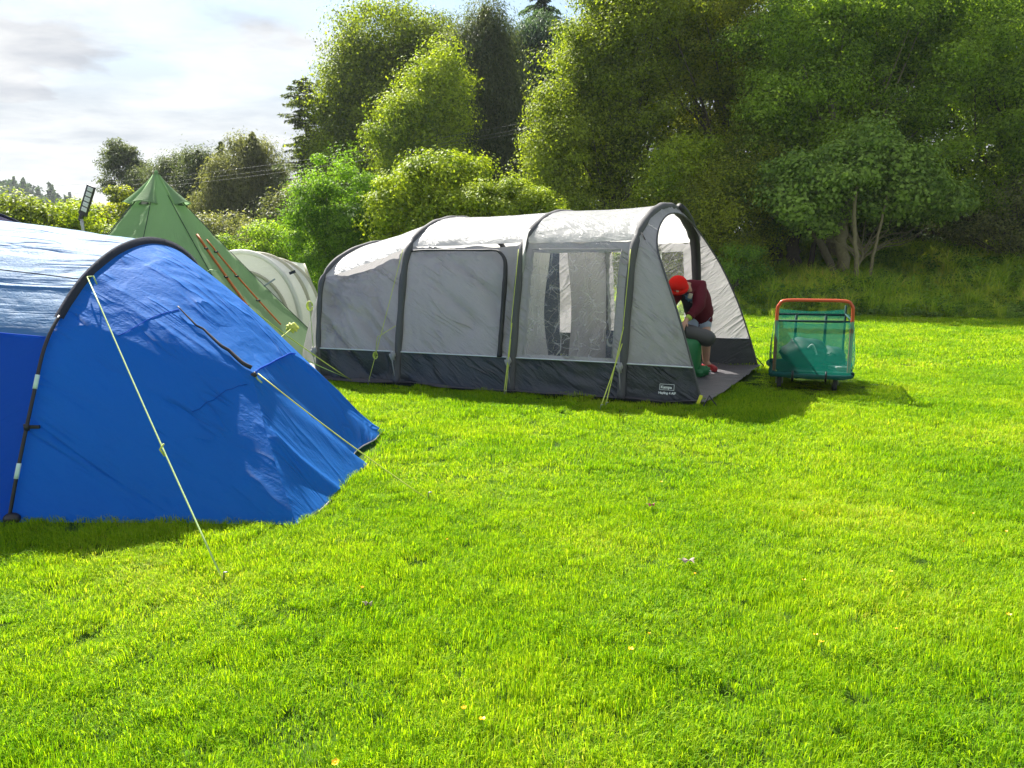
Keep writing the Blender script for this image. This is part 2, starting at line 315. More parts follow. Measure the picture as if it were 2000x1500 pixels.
def scatter(name, pts, rot, scl, sources, label, cat, seed=0):
    me = bpy.data.meshes.new(name); me.vertices.add(len(pts)); me.vertices.foreach_set('co', np.asarray(pts, np.float32).ravel())
    for nm, arr, ty in (('rot', rot, 'FLOAT_VECTOR'), ('scl', scl, 'FLOAT_VECTOR')):
        at_ = me.attributes.new(nm, ty, 'POINT'); at_.data.foreach_set('vector', np.asarray(arr, np.float32).ravel())
    ob = bpy.data.objects.new(name, me); COL.objects.link(ob); tag(ob, label, cat, kind='stuff')
    c = bpy.data.collections.new(name + '_sources')
    for s_ in sources: c.objects.link(s_)
    ng = bpy.data.node_groups.new(name, 'GeometryNodeTree'); ng.interface.new_socket('Geometry', in_out='INPUT', socket_type='NodeSocketGeometry'); ng.interface.new_socket('Geometry', in_out='OUTPUT', socket_type='NodeSocketGeometry')
    gi = ng.nodes.new('NodeGroupInput'); g_o = ng.nodes.new('NodeGroupOutput'); ip = ng.nodes.new('GeometryNodeInstanceOnPoints'); ci = ng.nodes.new('GeometryNodeCollectionInfo')
    ci.inputs['Collection'].default_value = c; ci.inputs['Separate Children'].default_value = True; ci.inputs['Reset Children'].default_value = True
    ip.inputs['Pick Instance'].default_value = True
    def na(nm):
        q = ng.nodes.new('GeometryNodeInputNamedAttribute'); q.data_type = 'FLOAT_VECTOR'; q.inputs['Name'].default_value = nm; return q.outputs[0]
    L = ng.links.new; L(gi.outputs[0], ip.inputs['Points']); L(ci.outputs[0], ip.inputs['Instance']); L(na('rot'), ip.inputs['Rotation']); L(na('scl'), ip.inputs['Scale']); L(ip.outputs[0], g_o.inputs[0])
    md = ob.modifiers.new('scatter', 'NODES'); md.node_group = ng; return ob
def inpoly(x, y, poly):
    x = np.asarray(x); ins = np.zeros(x.shape, bool); n = len(poly)
    for i in range(n):
        x1, y1 = poly[i][:2]; x2, y2 = poly[(i + 1) % n][:2]
        c = ((y1 > y) != (y2 > y)) & (x < (x2 - x1) * (y - y1) / (y2 - y1 + 1e-12) + x1); ins ^= c
    return ins
# the awning's frame of reference
A1 = G(622, 742); U_ = (G(1372, 793) - A1); UL = U_.length; U_.normalize(); V_ = Vector((.47, .883, 0)).normalized(); WD = 3.05
def T(u, v, z=0.0): return A1 + U_ * u + V_ * v + Vector((0, 0, z))
def Tn(u, v, z): u, v, z = np.broadcast_arrays(u, v, z); return np.stack([A1.x + U_.x * u + V_.x * v, A1.y + U_.y * u + V_.y * v, z], -1)
BH = G(12, 1020); BC0 = G(580, 1025); BC1 = G(715, 908); BC2 = G(742, 848)
keep_out = [
    [T(-.1, -.03), T(UL + .05, -.06), T(UL + .16, WD + .06), T(-.1, WD + .1), T(-2.0, 2.6), T(-1.95, 1.9), T(-.8, .7)],
    [(-9, BH.y + .02), BH + Vector((0, .02, 0)), BC0 + Vector((-.02, .02, 0)), BC1, BC2, (-2.2, 7.4), (-9, 7.6)],
]
mgr = leafmat('grass_blade', (.13, .30, .006), (.38, .54, .012), tr=.5, trc=(1.26, 1.2, .5), nscale=.7, rough=.6, spec=.15, c3=(.50, .50, .08))
def lawn():
    P = []
    for (y0, y1, dens, k) in ((1.7, 5.2, 62, 0), (5.2, 10.5, 40, 1), (10.5, 24.0, 17, 2), (24, 60, 3.0, 3)):
        xw0, xw1 = -.78 * y1 - 1.5, .78 * y1 + 2.5
        st_ = dens ** -.5; x, y = np.meshgrid(np.arange(xw0, xw1, st_), np.arange(y0, y1, st_)); x = (x + RNG.uniform(-.5, .5, x.shape) * st_).ravel(); y = (y + RNG.uniform(-.5, .5, y.shape) * st_).ravel()
        ok = (np.abs(x) < .78 * y + 1.6)
        for poly in keep_out: ok &= ~inpoly(x, y, poly)
        x, y = x[ok], y[ok]; P.append((x, y, k))
    specs = {0: (420, .125, .037, .0030), 1: (270, .15, .038, .0046), 2: (190, .24, .042, .010), 3: (150, .55, .08, .03)}
    for x, y, k in P:
        n, rad, h, w = specs[k]
        src = [blade_obj('grass_tuft', mgr, n, rad, h, w, 100 + k * 10 + i, lean=.55 + .15 * (i % 4), droop=.4 + .15 * (i % 3)) for i in range(6)]
        lump = vnoise(x * 1.6, y * 1.6, 21) * .5 + vnoise(x * 4.2, y * 4.2, 22) * .5
        s = .48 + .85 * lump ** 1.4 + .30 * (vnoise(x * 9, y * 9, 5) > .82)
        s = s * np.where(np.hypot(x - 3.65, y - 9.35) < .78, .30, 1); sc = np.stack([RNG.uniform(.85, 1.15, len(x))] * 2 + [s], -1)
        rot = np.stack([RNG.normal(0, .12, len(x)), RNG.normal(0, .12, len(x)), RNG.uniform(0, 6.283, len(x))], -1)
        yield np.stack([x, y, hgt(x, y)], -1), rot, sc, src
lw = list(lawn()); names = ['near lawn of short bright grass', 'lawn around the tents', 'far lawn up to the wooded bank', 'rough pasture far behind the tents']
for i, (pt, ro, sc_, src) in enumerate(lw): scatter('grass', pt, ro, sc_, src, 'short lush lime green grass, ' + names[i], 'grass')

# ================================================================ FOLIAGE
LM = {}
def lm(key, *a, **k): LM[key] = leafmat('leaves_' + key, *a, **k); return LM[key]
lm('yellowgreen', (.085, .13, .02), (.33, .40, .04), trc=(1.4, 1.4, .5), nscale=.5, tr=.50)
lm('gold', (.14, .22, .02), (.42, .50, .035), trc=(1.35, 1.35, .5), nscale=.5, tr=.42)
lm('bright', (.06, .14, .02), (.23, .37, .04), trc=(1.4, 1.5, .5), tr=.5)
lm('mid', (.085, .16, .02), (.36, .50, .06), trc=(1.5, 1.5, .5), tr=.55)
lm('olive', (.11, .16, .02), (.45, .49, .05), trc=(1.5, 1.45, .5), nscale=.5, tr=.55)
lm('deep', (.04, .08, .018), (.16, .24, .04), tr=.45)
lm('needle', (.055, .085, .045), (.15, .18, .08), tr=.4, nscale=.3)
lm('needle_brown', (.085, .105, .05), (.26, .27, .10), tr=.45, nscale=.4)
lm('spruce', (.04, .085, .06), (.12, .19, .11), tr=.35, nscale=.4)
lm('pale', (.11, .20, .035), (.33, .46, .09), trc=(1.35, 1.4, .6), tr=.45)
def leafmesh(C, S, Nrm, ratio, r, along=None):
    """diamond leaves at C with size S, facing Nrm, folded a little along the midrib"""
    n = len(C); t = r.normal(size=(n, 3)) if along is None else along
    Nrm = Nrm / (np.linalg.norm(Nrm, axis=1, keepdims=True) + 1e-9)
    t = t - Nrm * np.sum(t * Nrm, 1, keepdims=True); t /= np.linalg.norm(t, axis=1, keepdims=True) + 1e-9; b = np.cross(Nrm, t)
    L = S[:, None]; Wd = L * ratio
    V = np.stack([C - t * L * .5, C + b * Wd * .5 + Nrm * L * .08 - t * L * .06, C + t * L * .5 - Nrm * L * .06, C - b * Wd * .5 + Nrm * L * .08 - t * L * .06], 1)
    return V.reshape(-1, 3), np.arange(4 * n).reshape(n, 4)
def lobes_px(L):
    out = []
    for l in L:
        px, py, rx, ry, Yd = l[:5]; dp = l[5] if len(l) > 5 else .8
        c = at(px, py, Yd); k = Yd * 1.03 / F; out.append((c, rx * k, rx * k * dp, ry * k))
    return out
def crown(name, lobes, nleaf, size, mat, parent, clump=.42, per=60, seed=1, up=.6, ratio=.55, inner=.16, flat=.48, droop=0.0):
    per = int(per * 6.0); clump *= 1.75; nleaf = int(nleaf * 1.35); size *= .95
    r = np.random.default_rng(seed); vol = np.array([(a * b * c) ** .667 for _, a, b, c in lobes]); ncl = max(8, nleaf // per)
    k = r.choice(len(lobes), ncl, p=vol / vol.sum()); d = r.normal(size=(ncl, 3)); d /= np.linalg.norm(d, axis=1, keepdims=True)
    rr = np.where(r.uniform(size=ncl) < inner, r.uniform(.2, .7, ncl), r.uniform(.72, 1.04, ncl) + .5 * (vnoise(d[:, 0] * 2.2 + k * 7, d[:, 2] * 2.2 + d[:, 1], seed) - .5))
    Cc = np.array([tuple(lobes[i][0]) for i in k]); Rd = np.array([lobes[i][1:] for i in k]); cen = Cc + d * rr[:, None] * Rd
    cs = clump * r.uniform(.5, 1.35, ncl)
    j = np.repeat(np.arange(ncl), per); n = len(j); off = r.normal(size=(n, 3)); off /= np.linalg.norm(off, axis=1, keepdims=True); od = off.copy(); off *= (r.uniform(0, 1, n) ** .45)[:, None] * (.8 + .5 * vnoise(od[:, 0] * 2.5 + j * 3, od[:, 2] * 2.5 + od[:, 1] * 2, seed + 2))[:, None]; off[:, 2] *= flat * 1.25
    P = cen[j] + off * cs[j][:, None]; P[:, 2] -= droop * np.hypot(off[:, 0], off[:, 1]) * cs[j]
    nr = d[j] * .22 + od * .75 + np.array([0, 0, up * .65]) + r.normal(size=(n, 3)) * .38
    al_ = None if not droop else off * .4 + np.array([0, 0, -1.0]) + r.normal(size=(n, 3)) * .35
    V, Fc = leafmesh(P, size * r.uniform(.6, 1.3, n), nr, ratio, r, al_)
    return meshobj(name, V, Fc, mat, parent, False), cen
def trunk(base, tops, r0, mat, parent, seed=1, name='trunk', bend=.25, n=7, lead=.6):
    """tapered stem with limbs that reach for the clump centres"""
    r = random.Random(seed); mb = MB(); base = Vector(base); tops = [Vector(t) for t in tops]
    top_ = max(tops, key=lambda t: t.z); cx_ = sum((t.x for t in tops)) / len(tops); cy_ = sum((t.y for t in tops)) / len(tops); apex = Vector((cx_, cy_, base.z + .72 * (top_.z - base.z))); H = top_.z - base.z
    st = [base + (apex - base) * f + Vector((r.uniform(-1, 1), r.uniform(-1, 1), 0)) * bend * math.sin(f * 3.1) for f in [i / 7 for i in range(8)]]
    st[0] = base - Vector((0, 0, .15)); C = crv([tuple(q) for q in st], 3); m = len(C)
    mb.tube(C, [r0 * (1.35 if i == 0 else 1) * (1 - .88 * i / (m - 1)) for i in range(m)], 9)
    for tpp in tops:
        f = min(.85, max(.18, lead * (tpp.z - base.z) / H * r.uniform(.6, 1))); i = int(f * (m - 1)); s = Vector(C[i]); rr = r0 * (1 - .88 * f) * .5
        L = (tpp - s); mid = s + L * .5 + Vector((r.uniform(-.1, .1), r.uniform(-.1, .1), -.06)) * L.length
        q = crv([s, s + (mid - s) * .5 + Vector((0, 0, .04 * L.length)), mid, tpp], 3); mb.tube(q, [rr * (1 - .85 * a / (len(q) - 1)) for a in range(len(q))], 6)
    return mb.build(name, mat, parent)
def gz(x, y): return float(hgt(x, y))
SEED = [50]
def tree(name, label, cat, base, lobes, nleaf, size, lk, r0=.18, bark='bark', limbs=26, group=None, clump=.42, per=60, **k):
    SEED[0] += 1; s = SEED[0]; L = lobes_px(lobes); bx, by = (base[0], base[1]); b = Vector((at(base[0], 500, base[1]).x, base[1], 0)); b.z = gz(b.x, b.y)
    th = thing(name, label, cat, b, group); _, cen = crown('crown', L, nleaf, size, LM[lk], th, clump, per, s, **k)
    r = random.Random(s); c2 = [c for c in cen if c[2] > b.z + .8] or list(cen); pick = r.sample(c2, min(limbs, len(c2))); pick += [tuple(l[0]) for l in L]
    trunk(b, pick, r0, M[bark], th, s); return th
def conifer(name, label, px, Yb, ytop, hw, lk, seed, nlev=30, dens=1.0, group=None, bark='bark_dark', droop=.45, ragged=.35, bare=.15, shape=1.0, size=.16, cat='conifer', ybase=None, pw=.75):
    top = at(px, ytop, Yb); bz = gz(top.x, Yb); b = Vector((top.x, Yb, bz)); H = top.z - bz; R0 = hw * Yb / F
    th = thing(name, label, cat, b, group); r = np.random.default_rng(seed); rr = random.Random(seed)
    mb = MB(); cs = []; P = []; Al = []; Nr = []
    st = [b + Vector((rr.uniform(-.02, .02) * H, rr.uniform(-.02, .02) * H, f * H)) if 0 < f < 1 else b + Vector((0, 0, f * H)) for f in np.linspace(0, 1, 7)]
    C = crv(st, 4); m = len(C); mb.tube(C, [max(.02, .016 * H * (1 - i / (m - 1))) for i in range(m)], 8)
    for lv in range(nlev):
        f = bare + (1 - bare) * lv / nlev; z = bz + f * H; rad = R0 * max(.06, (1 - (f - bare) / (1 - bare)) ** pw * shape) * rr.uniform(1 - ragged, 1 + ragged * .6)
        ax = Vector(C[min(m - 1, int(f * (m - 1)))]); nb = rr.randint(4, 7)
        for q in range(nb):
            a = rr.uniform(0, 6.283); ln = rad * rr.uniform(.6, 1.15); e0 = Vector((math.cos(a), math.sin(a), 0)); lift = rr.uniform(-.02, .35) * (1 if f > .6 else .5)
            pts = [Vector((ax.x, ax.y, z)) + e0 * ln * s_ + Vector((0, 0, ln * (lift * s_ - droop * s_ * s_ * .8))) for s_ in (0, .35, .7, 1)]
            mb.tube(pts, [.02 * ln + .01, .016 * ln, .01 * ln, .004], 4, False)
            n = int(dens * (26 + 60 * ln)); s_ = r.uniform(.12, 1.02, n) ** .8; wid = ln * .17 * (1.05 - s_ * .7)
            side = Vector((-e0.y, e0.x, 0)); sd = r.normal(0, 1, n) * wid; zz_ = ln * (lift * s_ - droop * s_ * s_ * .8) - np.abs(sd) * .35 - r.exponential(.10, n) * (.3 + droop) * ln * .5
            P.append(np.stack([ax.x + e0.x * ln * s_ + side.x * sd, ax.y + e0.y * ln * s_ + side.y * sd, z + zz_], -1))
            Al.append(np.stack([e0.x * .7 + side.x * np.sign(sd) * .6, e0.y * .7 + side.y * np.sign(sd) * .6, np.full(n, -.5 - droop)], -1) + r.normal(0, .3, (n, 3)))
            Nr.append(np.tile([0, 0, 1.0], (n, 1)) + r.normal(0, .6, (n, 3)))
    P = np.concatenate(P); Al = np.concatenate(Al); Nr = np.concatenate(Nr)
    V, Fc = leafmesh(P, size * r.uniform(.6, 1.5, len(P)), Nr, .3, r, Al); meshobj('crown', V, Fc, LM[lk], th, False); mb.build('trunk', M[bark], th); return th
WG = 'woodland trees on the bank at the right'
# --- right-hand wood
tree('broadleaf_tree', 'tall yellow-green willow-like tree whose sunlit crown starts right of the dark spruces', 'tree', (1180, 27), [(1170, 190, 110, 130, 27), (1095, 320, 72, 85, 26.5), (1250, 60, 130, 110, 27.5), (1140, 440, 95, 90, 26), (1250, 290, 110, 130, 27), (1290, 440, 70, 70, 26), (1090, 225, 36, 42, 27), (1150, 110, 40, 60, 27), (1200, 0, 60, 70, 27.5), (1060, 290, 30, 34, 26.5), (1080, 400, 44, 50, 26)], 140000, .10, 'yellowgreen', .2, group=WG)
tree('broadleaf_tree', 'yellow-green tree behind the awning door arch, reaching the top edge of the photo', 'tree', (1400, 28), [(1420, 60, 130, 120, 28), (1380, 240, 110, 120, 28), (1480, 160, 90, 120, 28), (1330, -40, 150, 90, 28), (1400, 350, 95, 60, 27.5), (1520, 40, 90, 90, 28)], 110000, .10, 'olive', .22, group=WG)
tree('broadleaf_tree', 'tall mid green tree with thick leaning limbs above the handcart', 'tree', (1625, 25.0), [(1600, 80, 130, 100, 25), (1720, 180, 130, 110, 25), (1560, 200, 100, 80, 24.5), (1690, 20, 150, 90, 25.5), (1640, 300, 110, 60, 24.5), (1800, 60, 110, 90, 25.5), (1500, 260, 60, 50, 24.5)], 120000, .105, 'mid', .26, group=WG, bark='bark_pale')
tree('maple_tree', 'lighter green large-leaved tree with two thin pale stems behind the handcart', 'tree', (1675, 22.6), [(1610, 350, 95, 50, 22.4), (1700, 320, 95, 60, 22.6), (1560, 390, 60, 42, 22.2), (1760, 380, 80, 40, 22.5), (1850, 385, 70, 30, 22.6), (1600, 430, 50, 22, 22.6)], 32000, .115, 'pale', .055, 'bark_pale', limbs=18, group=WG, clump=.34, per=45, ratio=.75)
tree('broadleaf_tree', 'dark dense tree filling the right edge of the photo', 'tree', (1930, 25), [(1900, 250, 130, 130, 25), (2010, 120, 140, 130, 25), (1990, 330, 120, 90, 24), (1930, 20, 130, 100, 26), (2120, 300, 130, 120, 24), (2200, 120, 130, 130, 26)], 110000, .10, 'mid', .25, group=WG)
tree('broadleaf_tree', 'brown-green bare-twigged tree at the right edge overhanging the dark hollow', 'tree', (2010, 23), [(1960, 440, 80, 50, 23), (2060, 420, 110, 90, 23), (1880, 450, 60, 35, 23.6)], 16000, .09, 'needle_brown', .12, group=WG)
tree('ivy_shrub', 'dark ivy-covered thicket just right of the awning roof', 'shrub', (1400, 23.5), [(1330, 420, 80, 60, 24), (1420, 400, 80, 70, 23.5), (1490, 460, 60, 80, 23.8), (1400, 500, 70, 60, 23), (1330, 520, 60, 70, 23.4), (1450, 330, 70, 60, 24.5)], 60000, .085, 'olive', .1, group='shrubs under the wood')
tree('shrub', 'small bright yellow-green shrub beside the far side of the awning porch', 'shrub', (1440, 21.3), [(1445, 540, 42, 60, 21.3), (1420, 600, 40, 40, 21), (1480, 585, 30, 30, 21.2)], 11000, .075, 'bright', .04, group='shrubs under the wood', clump=.25)
tree('shrub', 'yellow-leaved upright shrub shoot in front of the dark thicket', 'shrub', (1300, 24), [(1310, 330, 50, 60, 24), (1350, 300, 40, 40, 24), (1290, 370, 30, 40, 24)], 9000, .09, 'gold', .05, group='shrubs under the wood')
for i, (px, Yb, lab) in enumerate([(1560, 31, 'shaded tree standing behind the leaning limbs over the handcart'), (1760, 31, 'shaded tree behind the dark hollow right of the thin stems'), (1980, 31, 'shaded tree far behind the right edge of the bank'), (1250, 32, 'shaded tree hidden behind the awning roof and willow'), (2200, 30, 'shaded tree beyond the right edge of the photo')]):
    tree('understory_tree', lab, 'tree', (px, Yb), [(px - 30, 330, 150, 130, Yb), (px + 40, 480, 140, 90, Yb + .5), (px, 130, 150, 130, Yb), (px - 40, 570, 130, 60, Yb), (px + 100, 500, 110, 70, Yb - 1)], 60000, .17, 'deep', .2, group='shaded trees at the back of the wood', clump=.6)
# trunks & leaning stems seen under the canopy
def stem(label, pts, r0, mat, Y0, leaves=None):
    P = [at(px, py, Yq) for px, py, Yq in pts]; b = P[0].copy(); b.z = gz(b.x, b.y) - .1; P[0] = b
    th = thing('tree_stem', label, 'tree', b, 'stems under the canopy'); q = crv([tuple(p_) for p_ in P], 6); m = len(q)
    MB().tube(q + RNG.normal(0, r0 * .12, q.shape), [r0 * (1 - .5 * i / m) for i in range(m)], 9).build('trunk', mat, th)
    if leaves: crown('crown', lobes_px(leaves), 3500, .10, LM['pale'], th, .3, 40, SEED[0])
stem('thin pale upright stem right of the thick trunk', [(1676, 580, 21.6), (1672, 500, 21.6), (1668, 420, 21.7), (1676, 340, 21.8)], .075, M['bark_pale'], 22.3, [(1672, 330, 40, 25, 22.5)])
stem('thin pale stem slanting up to the right', [(1692, 570, 21.8), (1708, 490, 21.8), (1722, 430, 21.8), (1733, 380, 21.9)], .05, M['bark_pale'], 22.6, [(1735, 385, 30, 20, 22.7)])
stem('thick mossy trunk behind the thin pale stem', [(1655, 560, 22.6), (1643, 480, 22.6), (1650, 400, 22.9), (1630, 250, 24), (1620, 160, 24.4)], .19, M['bark_pale'], 23.6, [(1620, 170, 40, 30, 24.4)])
stem('dark limb leaning up to the left from the thick trunk', [(1640, 540, 22.5), (1600, 470, 22.3), (1560, 420, 22.2), (1530, 370, 22.2)], .12, M['bark'], 23.2, [(1528, 372, 35, 25, 23)])
stem('dark ivy-clad upright trunk left of the leaning limb', [(1548, 560, 23.5), (1550, 480, 23.5), (1556, 400, 23.6), (1550, 330, 24)], .22, M['bark_dark'], 23.5, [(1552, 380, 30, 60, 23.5)])
stem('dark forked stem between the two ivy trunks', [(1575, 565, 23.4), (1585, 500, 23.4), (1592, 440, 23.4), (1580, 380, 23.4)], .10, M['bark_dark'], 23.4, [(1580, 390, 25, 20, 23.4)])
stem('dark ivy-clad trunk nearest the awning porch', [(1510, 575, 24), (1515, 490, 24), (1520, 400, 24.2), (1510, 320, 24.4)], .25, M['bark_dark'], 24, [(1512, 420, 30, 70, 23.9)])
# --- centre
tree('beech_tree', 'huge domed dark tree with golden-green leaf edges, left of the spruces', 'tree', (765, 46), [(755, 80, 80, 65, 46), (820, 95, 55, 60, 47), (700, 150, 60, 70, 46), (665, 235, 38, 70, 45.5), (740, 200, 90, 90, 46.5), (830, 180, 70, 90, 47), (670, 330, 40, 70, 45), (750, 320, 90, 90, 46.5), (690, 270, 60, 70, 45.5), (640, 200, 22, 30, 45.5), (850, 60, 36, 26, 46.5)], 110000, .17, 'yellowgreen', .5, clump=.85, per=46, up=.45)
tree('lime_tree', 'bright golden-green tree standing before the gap between beech and spruce', 'tree', (815, 38), [(862, 108, 30, 24, 38), (830, 150, 26, 22, 38.4), (878, 165, 26, 34, 38), (800, 215, 52, 24, 37.6), (860, 232, 44, 34, 38), (765, 262, 40, 26, 37.4), (835, 290, 44, 34, 38), (775, 315, 34, 26, 38), (885, 320, 28, 30, 38.2), (810, 350, 44, 34, 38)], 40000, .14, 'gold', .25, clump=.62, per=46)
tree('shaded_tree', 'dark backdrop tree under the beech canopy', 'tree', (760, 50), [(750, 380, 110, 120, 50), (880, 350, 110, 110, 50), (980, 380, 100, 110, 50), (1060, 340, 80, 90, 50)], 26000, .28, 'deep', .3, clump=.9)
tree('spruce', 'tall dark grey-green spruce with drooping twigs in the middle of the skyline', 'conifer', (945, 42), [(945, 45, 38, 34, 42), (945, 85, 52, 50, 42), (940, 150, 66, 60, 42), (950, 220, 74, 60, 42), (940, 290, 76, 60, 42), (965, 340, 60, 50, 42)], 90000, .20, 'needle', .35, 'bark_dark', 40, clump=.65, per=40, ratio=.26, droop=1.0, flat=1.1)
tree('spruce', 'blue-green spruce crown just right of the tallest drooping spruce', 'conifer', (1065, 48), [(1065, 60, 44, 34, 48), (1055, 100, 60, 50, 48), (1075, 160, 66, 60, 48), (1040, 220, 60, 60, 48), (1000, 130, 40, 60, 48), (1080, 260, 60, 60, 48)], 60000, .22, 'spruce', .35, 'bark_dark', 30, clump=.7, per=40, ratio=.3, droop=.7)
conifer('conifer', 'pointed spruce tip rising out of the dark skyline crown', 948, 42, 8, 40, 'needle', 3, 40, 1.5, bare=.55, droop=.5, size=.2, pw=.5)
conifer('larch', 'thin open conifer top rising between the two spruces', 1050, 54, -50, 60, 'spruce', 5, 40, .9, bare=.5, size=.26, ragged=.6, pw=.3)
conifer('larch', 'slender open larch standing alone against the sky left of the beech', 592, 46, 148, 50, 'needle', 6, 46, .8, bare=.2, droop=.30, size=.20, ragged=.55, pw=.22)
tree('cypress_tree', 'olive conifer filling the gap between the slender larch and the beech', 'tree', (640, 47), [(640, 330, 40, 60, 47), (630, 400, 50, 60, 47), (650, 270, 25, 40, 47)], 14000, .2, 'needle_brown', .2, clump=.6)
tree('round_bush', 'round bright green bush between the white tent and the awning', 'shrub', (660, 22), [(665, 400, 82, 82, 22), (620, 450, 50, 70, 21.8), (690, 480, 75, 80, 22), (640, 540, 60, 60, 21.8)], 52000, .07, 'bright', .08, clump=.28, per=60)
tree('hedge_shrub', 'golden-green leafy shrub over the left half of the awning roof', 'shrub', (830, 21), [(810, 380, 62, 58, 21), (870, 340, 60, 45, 21.4), (770, 430, 50, 50, 20.8), (920, 340, 45, 35, 21.6), (860, 430, 80, 60, 21)], 30000, .10, 'gold', .07, clump=.3)
tree('hedge_shrub', 'low clipped yellow hedge behind the awning ridge', 'shrub', (980, 21), [(930, 400, 60, 42, 20.6), (1000, 405, 60, 44, 20.6), (1060, 415, 45, 38, 20.6), (960, 450, 100, 50, 20.6)], 42000, .075, 'gold', .06, clump=.2, up=1.2)
# --- left skyline
tree('pine', 'lone open-crowned pine on the left skyline beside the green tipi', 'conifer', (243, 62), [(236, 290, 26, 15, 62), (225, 308, 28, 16, 62), (252, 306, 26, 16, 62.5), (216, 330, 17, 11, 62), (262, 326, 26, 12, 62), (209, 356, 14, 8, 62), (238, 345, 20, 9, 62), (284, 340, 20, 14, 62.4), (222, 372, 18, 8, 62), (262, 362, 20, 10, 62)], 9000, .26, 'needle', .28, 'bark_dark', 22, clump=.40, per=20, ratio=.3, inner=.3)
LS = 'conifers on the left skyline'
for i, (px, Yb, lb_, lk, lab) in enumerate([
  (345, 58, [(345, 318, 30, 18, 58), (325, 348, 40, 30, 58), (365, 345, 30, 28, 58), (345, 395, 50, 40, 58)], 'needle', 'dark conifer directly behind the tipi peak'),
  (395, 56, [(378, 300, 26, 11, 56), (402, 314, 40, 18, 56), (390, 350, 50, 32, 56), (395, 405, 62, 60, 56), (420, 335, 24, 22, 56)], 'needle', 'grey-green conifer right of the tipi peak'),
  (495, 54, [(470, 276, 22, 12, 54), (495, 288, 44, 20, 54), (512, 318, 50, 30, 54), (475, 340, 48, 34, 54), (500, 390, 60, 60, 54), (535, 350, 32, 44, 54), (480, 440, 60, 50, 54)], 'needle_brown', 'broad drooping conifer left of the slender larch'),
  (300, 60, [(290, 352, 34, 20, 60), (300, 385, 50, 34, 60), (268, 380, 30, 26, 60)], 'needle', 'low dark conifer behind the left slope of the tipi'),
  (455, 52, [(440, 330, 30, 26, 52), (455, 372, 46, 40, 52), (430, 410, 50, 44, 52), (470, 420, 40, 44, 52)], 'needle_brown', 'low brownish conifer above the white tent'),
  (545, 52, [(545, 395, 28, 34, 52), (560, 430, 40, 40, 52), (520, 420, 34, 44, 52)], 'needle', 'sparse conifer under the slender larch')]):
    tree('conifer', lab, 'conifer', (px, Yb), lb_, 24000, .24, lk, .3, 'bark_dark', 20, LS, clump=.5, per=12, ratio=.26, droop=.8, flat=.8)
for px, yt, hw, Yb, lk, lab in ((492, 256, 44, 53.5, 'needle_brown', 'ragged drooping conifer tip just left of the slender larch'), (432, 276, 30, 55, 'needle', 'narrow pointed conifer between the skyline conifers'), (385, 292, 34, 55.5, 'needle', 'small ragged conifer tip right of the tipi peak')):
    conifer('conifer', lab, px, Yb, yt, hw, lk, 60 + px, 60, 1.6, bare=.3, droop=.6, size=.2, group=LS, pw=.6, ragged=.6)
tree('shrub', 'yellow-green hedge plants left of the solar lamp', 'shrub', (60, 26), [(40, 420, 55, 28, 26), (110, 430, 50, 30, 26), (-50, 430, 70, 35, 26), (60, 470, 120, 40, 26)], 16000, .12, 'yellowgreen', .06, group='hedge shrubs on the left', clump=.35)
tree('shrub', 'yellow-green hedge plants between the solar lamp and the tipi', 'shrub', (190, 25), [(190, 455, 50, 28, 25), (150, 440, 35, 34, 25), (240, 480, 60, 30, 25), (170, 490, 90, 30, 25)], 12000, .12, 'gold', .05, group='hedge shrubs on the left', clump=.3)
tree('shrub', 'dark olive hedge bush at the left foot of the tipi', 'shrub', (240, 40), [(230, 410, 50, 38, 40), (180, 430, 40, 28, 40), (290, 430, 60, 40, 40)], 12000, .16, 'olive', .1, group='hedge shrubs on the left')
tree('shrub', 'sprawling bramble hedge above the white tent', 'shrub', (500, 27), [(470, 490, 70, 26, 27), (540, 475, 50, 30, 27), (430, 510, 60, 30, 27), (580, 500, 40, 40, 27), (500, 530, 120, 45, 27)], 34000, .09, 'mid', .05, group='hedge shrubs on the left', clump=.3)
tree('shrub', 'olive shrub at the foot of the slender larch', 'shrub', (560, 34), [(555, 425, 45, 40, 34), (520, 450, 50, 35, 34), (595, 410, 30, 45, 35), (450, 460, 70, 35, 36)], 16000, .14, 'needle_brown', .1, group='hedge shrubs on the left', clump=.45)
# --- far wooded hill
hx = np.linspace(-420, -60, 60); hy = np.linspace(230, 420, 30); X, Y = np.meshgrid(hx, hy, indexing='ij')
def hillz(x, y):
    # crest falls from the left edge of the photo down behind the tipi
    ang = x / y; top = np.interp(ang, [-1.2, -.68, -.64, -.60, -.57, -.545, -.52, -.3], [34, 25, 24, 21.5, 18.5, 13, 8, 4])
    return top * np.exp(-((y - 320) / 70) ** 2)
ho = grid('hill', np.stack([X, Y, hillz(X, Y) - .5], -1), mg, None); tag(ho, kind='structure')
r = np.random.default_rng(5); n = 1500; x = r.uniform(-400, -80, n); y = r.uniform(235, 335, n); z = hillz(x, y); P = []; Nn = []; S = []
for i in range(n):
    con = vnoise(x[i] * .03, y[i] * .03, 3) > .45; k = 70; hh = r.uniform(5, 9) if con else r.uniform(4, 6)
    f = r.uniform(0, 1, k); a = r.uniform(0, 6.283, k); rd = ((1 - f) * 2.2 if con else 3.0 * np.sqrt(np.clip(1 - (2 * f - 1) ** 2, 0, 1))) * r.uniform(.7, 1.1, k)
    P.append(np.stack([x[i] + rd * np.cos(a), y[i] + rd * np.sin(a), z[i] + f * hh], -1)); Nn.append(np.stack([np.cos(a), np.sin(a), np.full(k, .7)], -1) + r.normal(0, .4, (k, 3)))
P = np.concatenate(P); V, Fc = leafmesh(P, r.uniform(1.0, 2.2, len(P)), np.concatenate(Nn), .6, r)
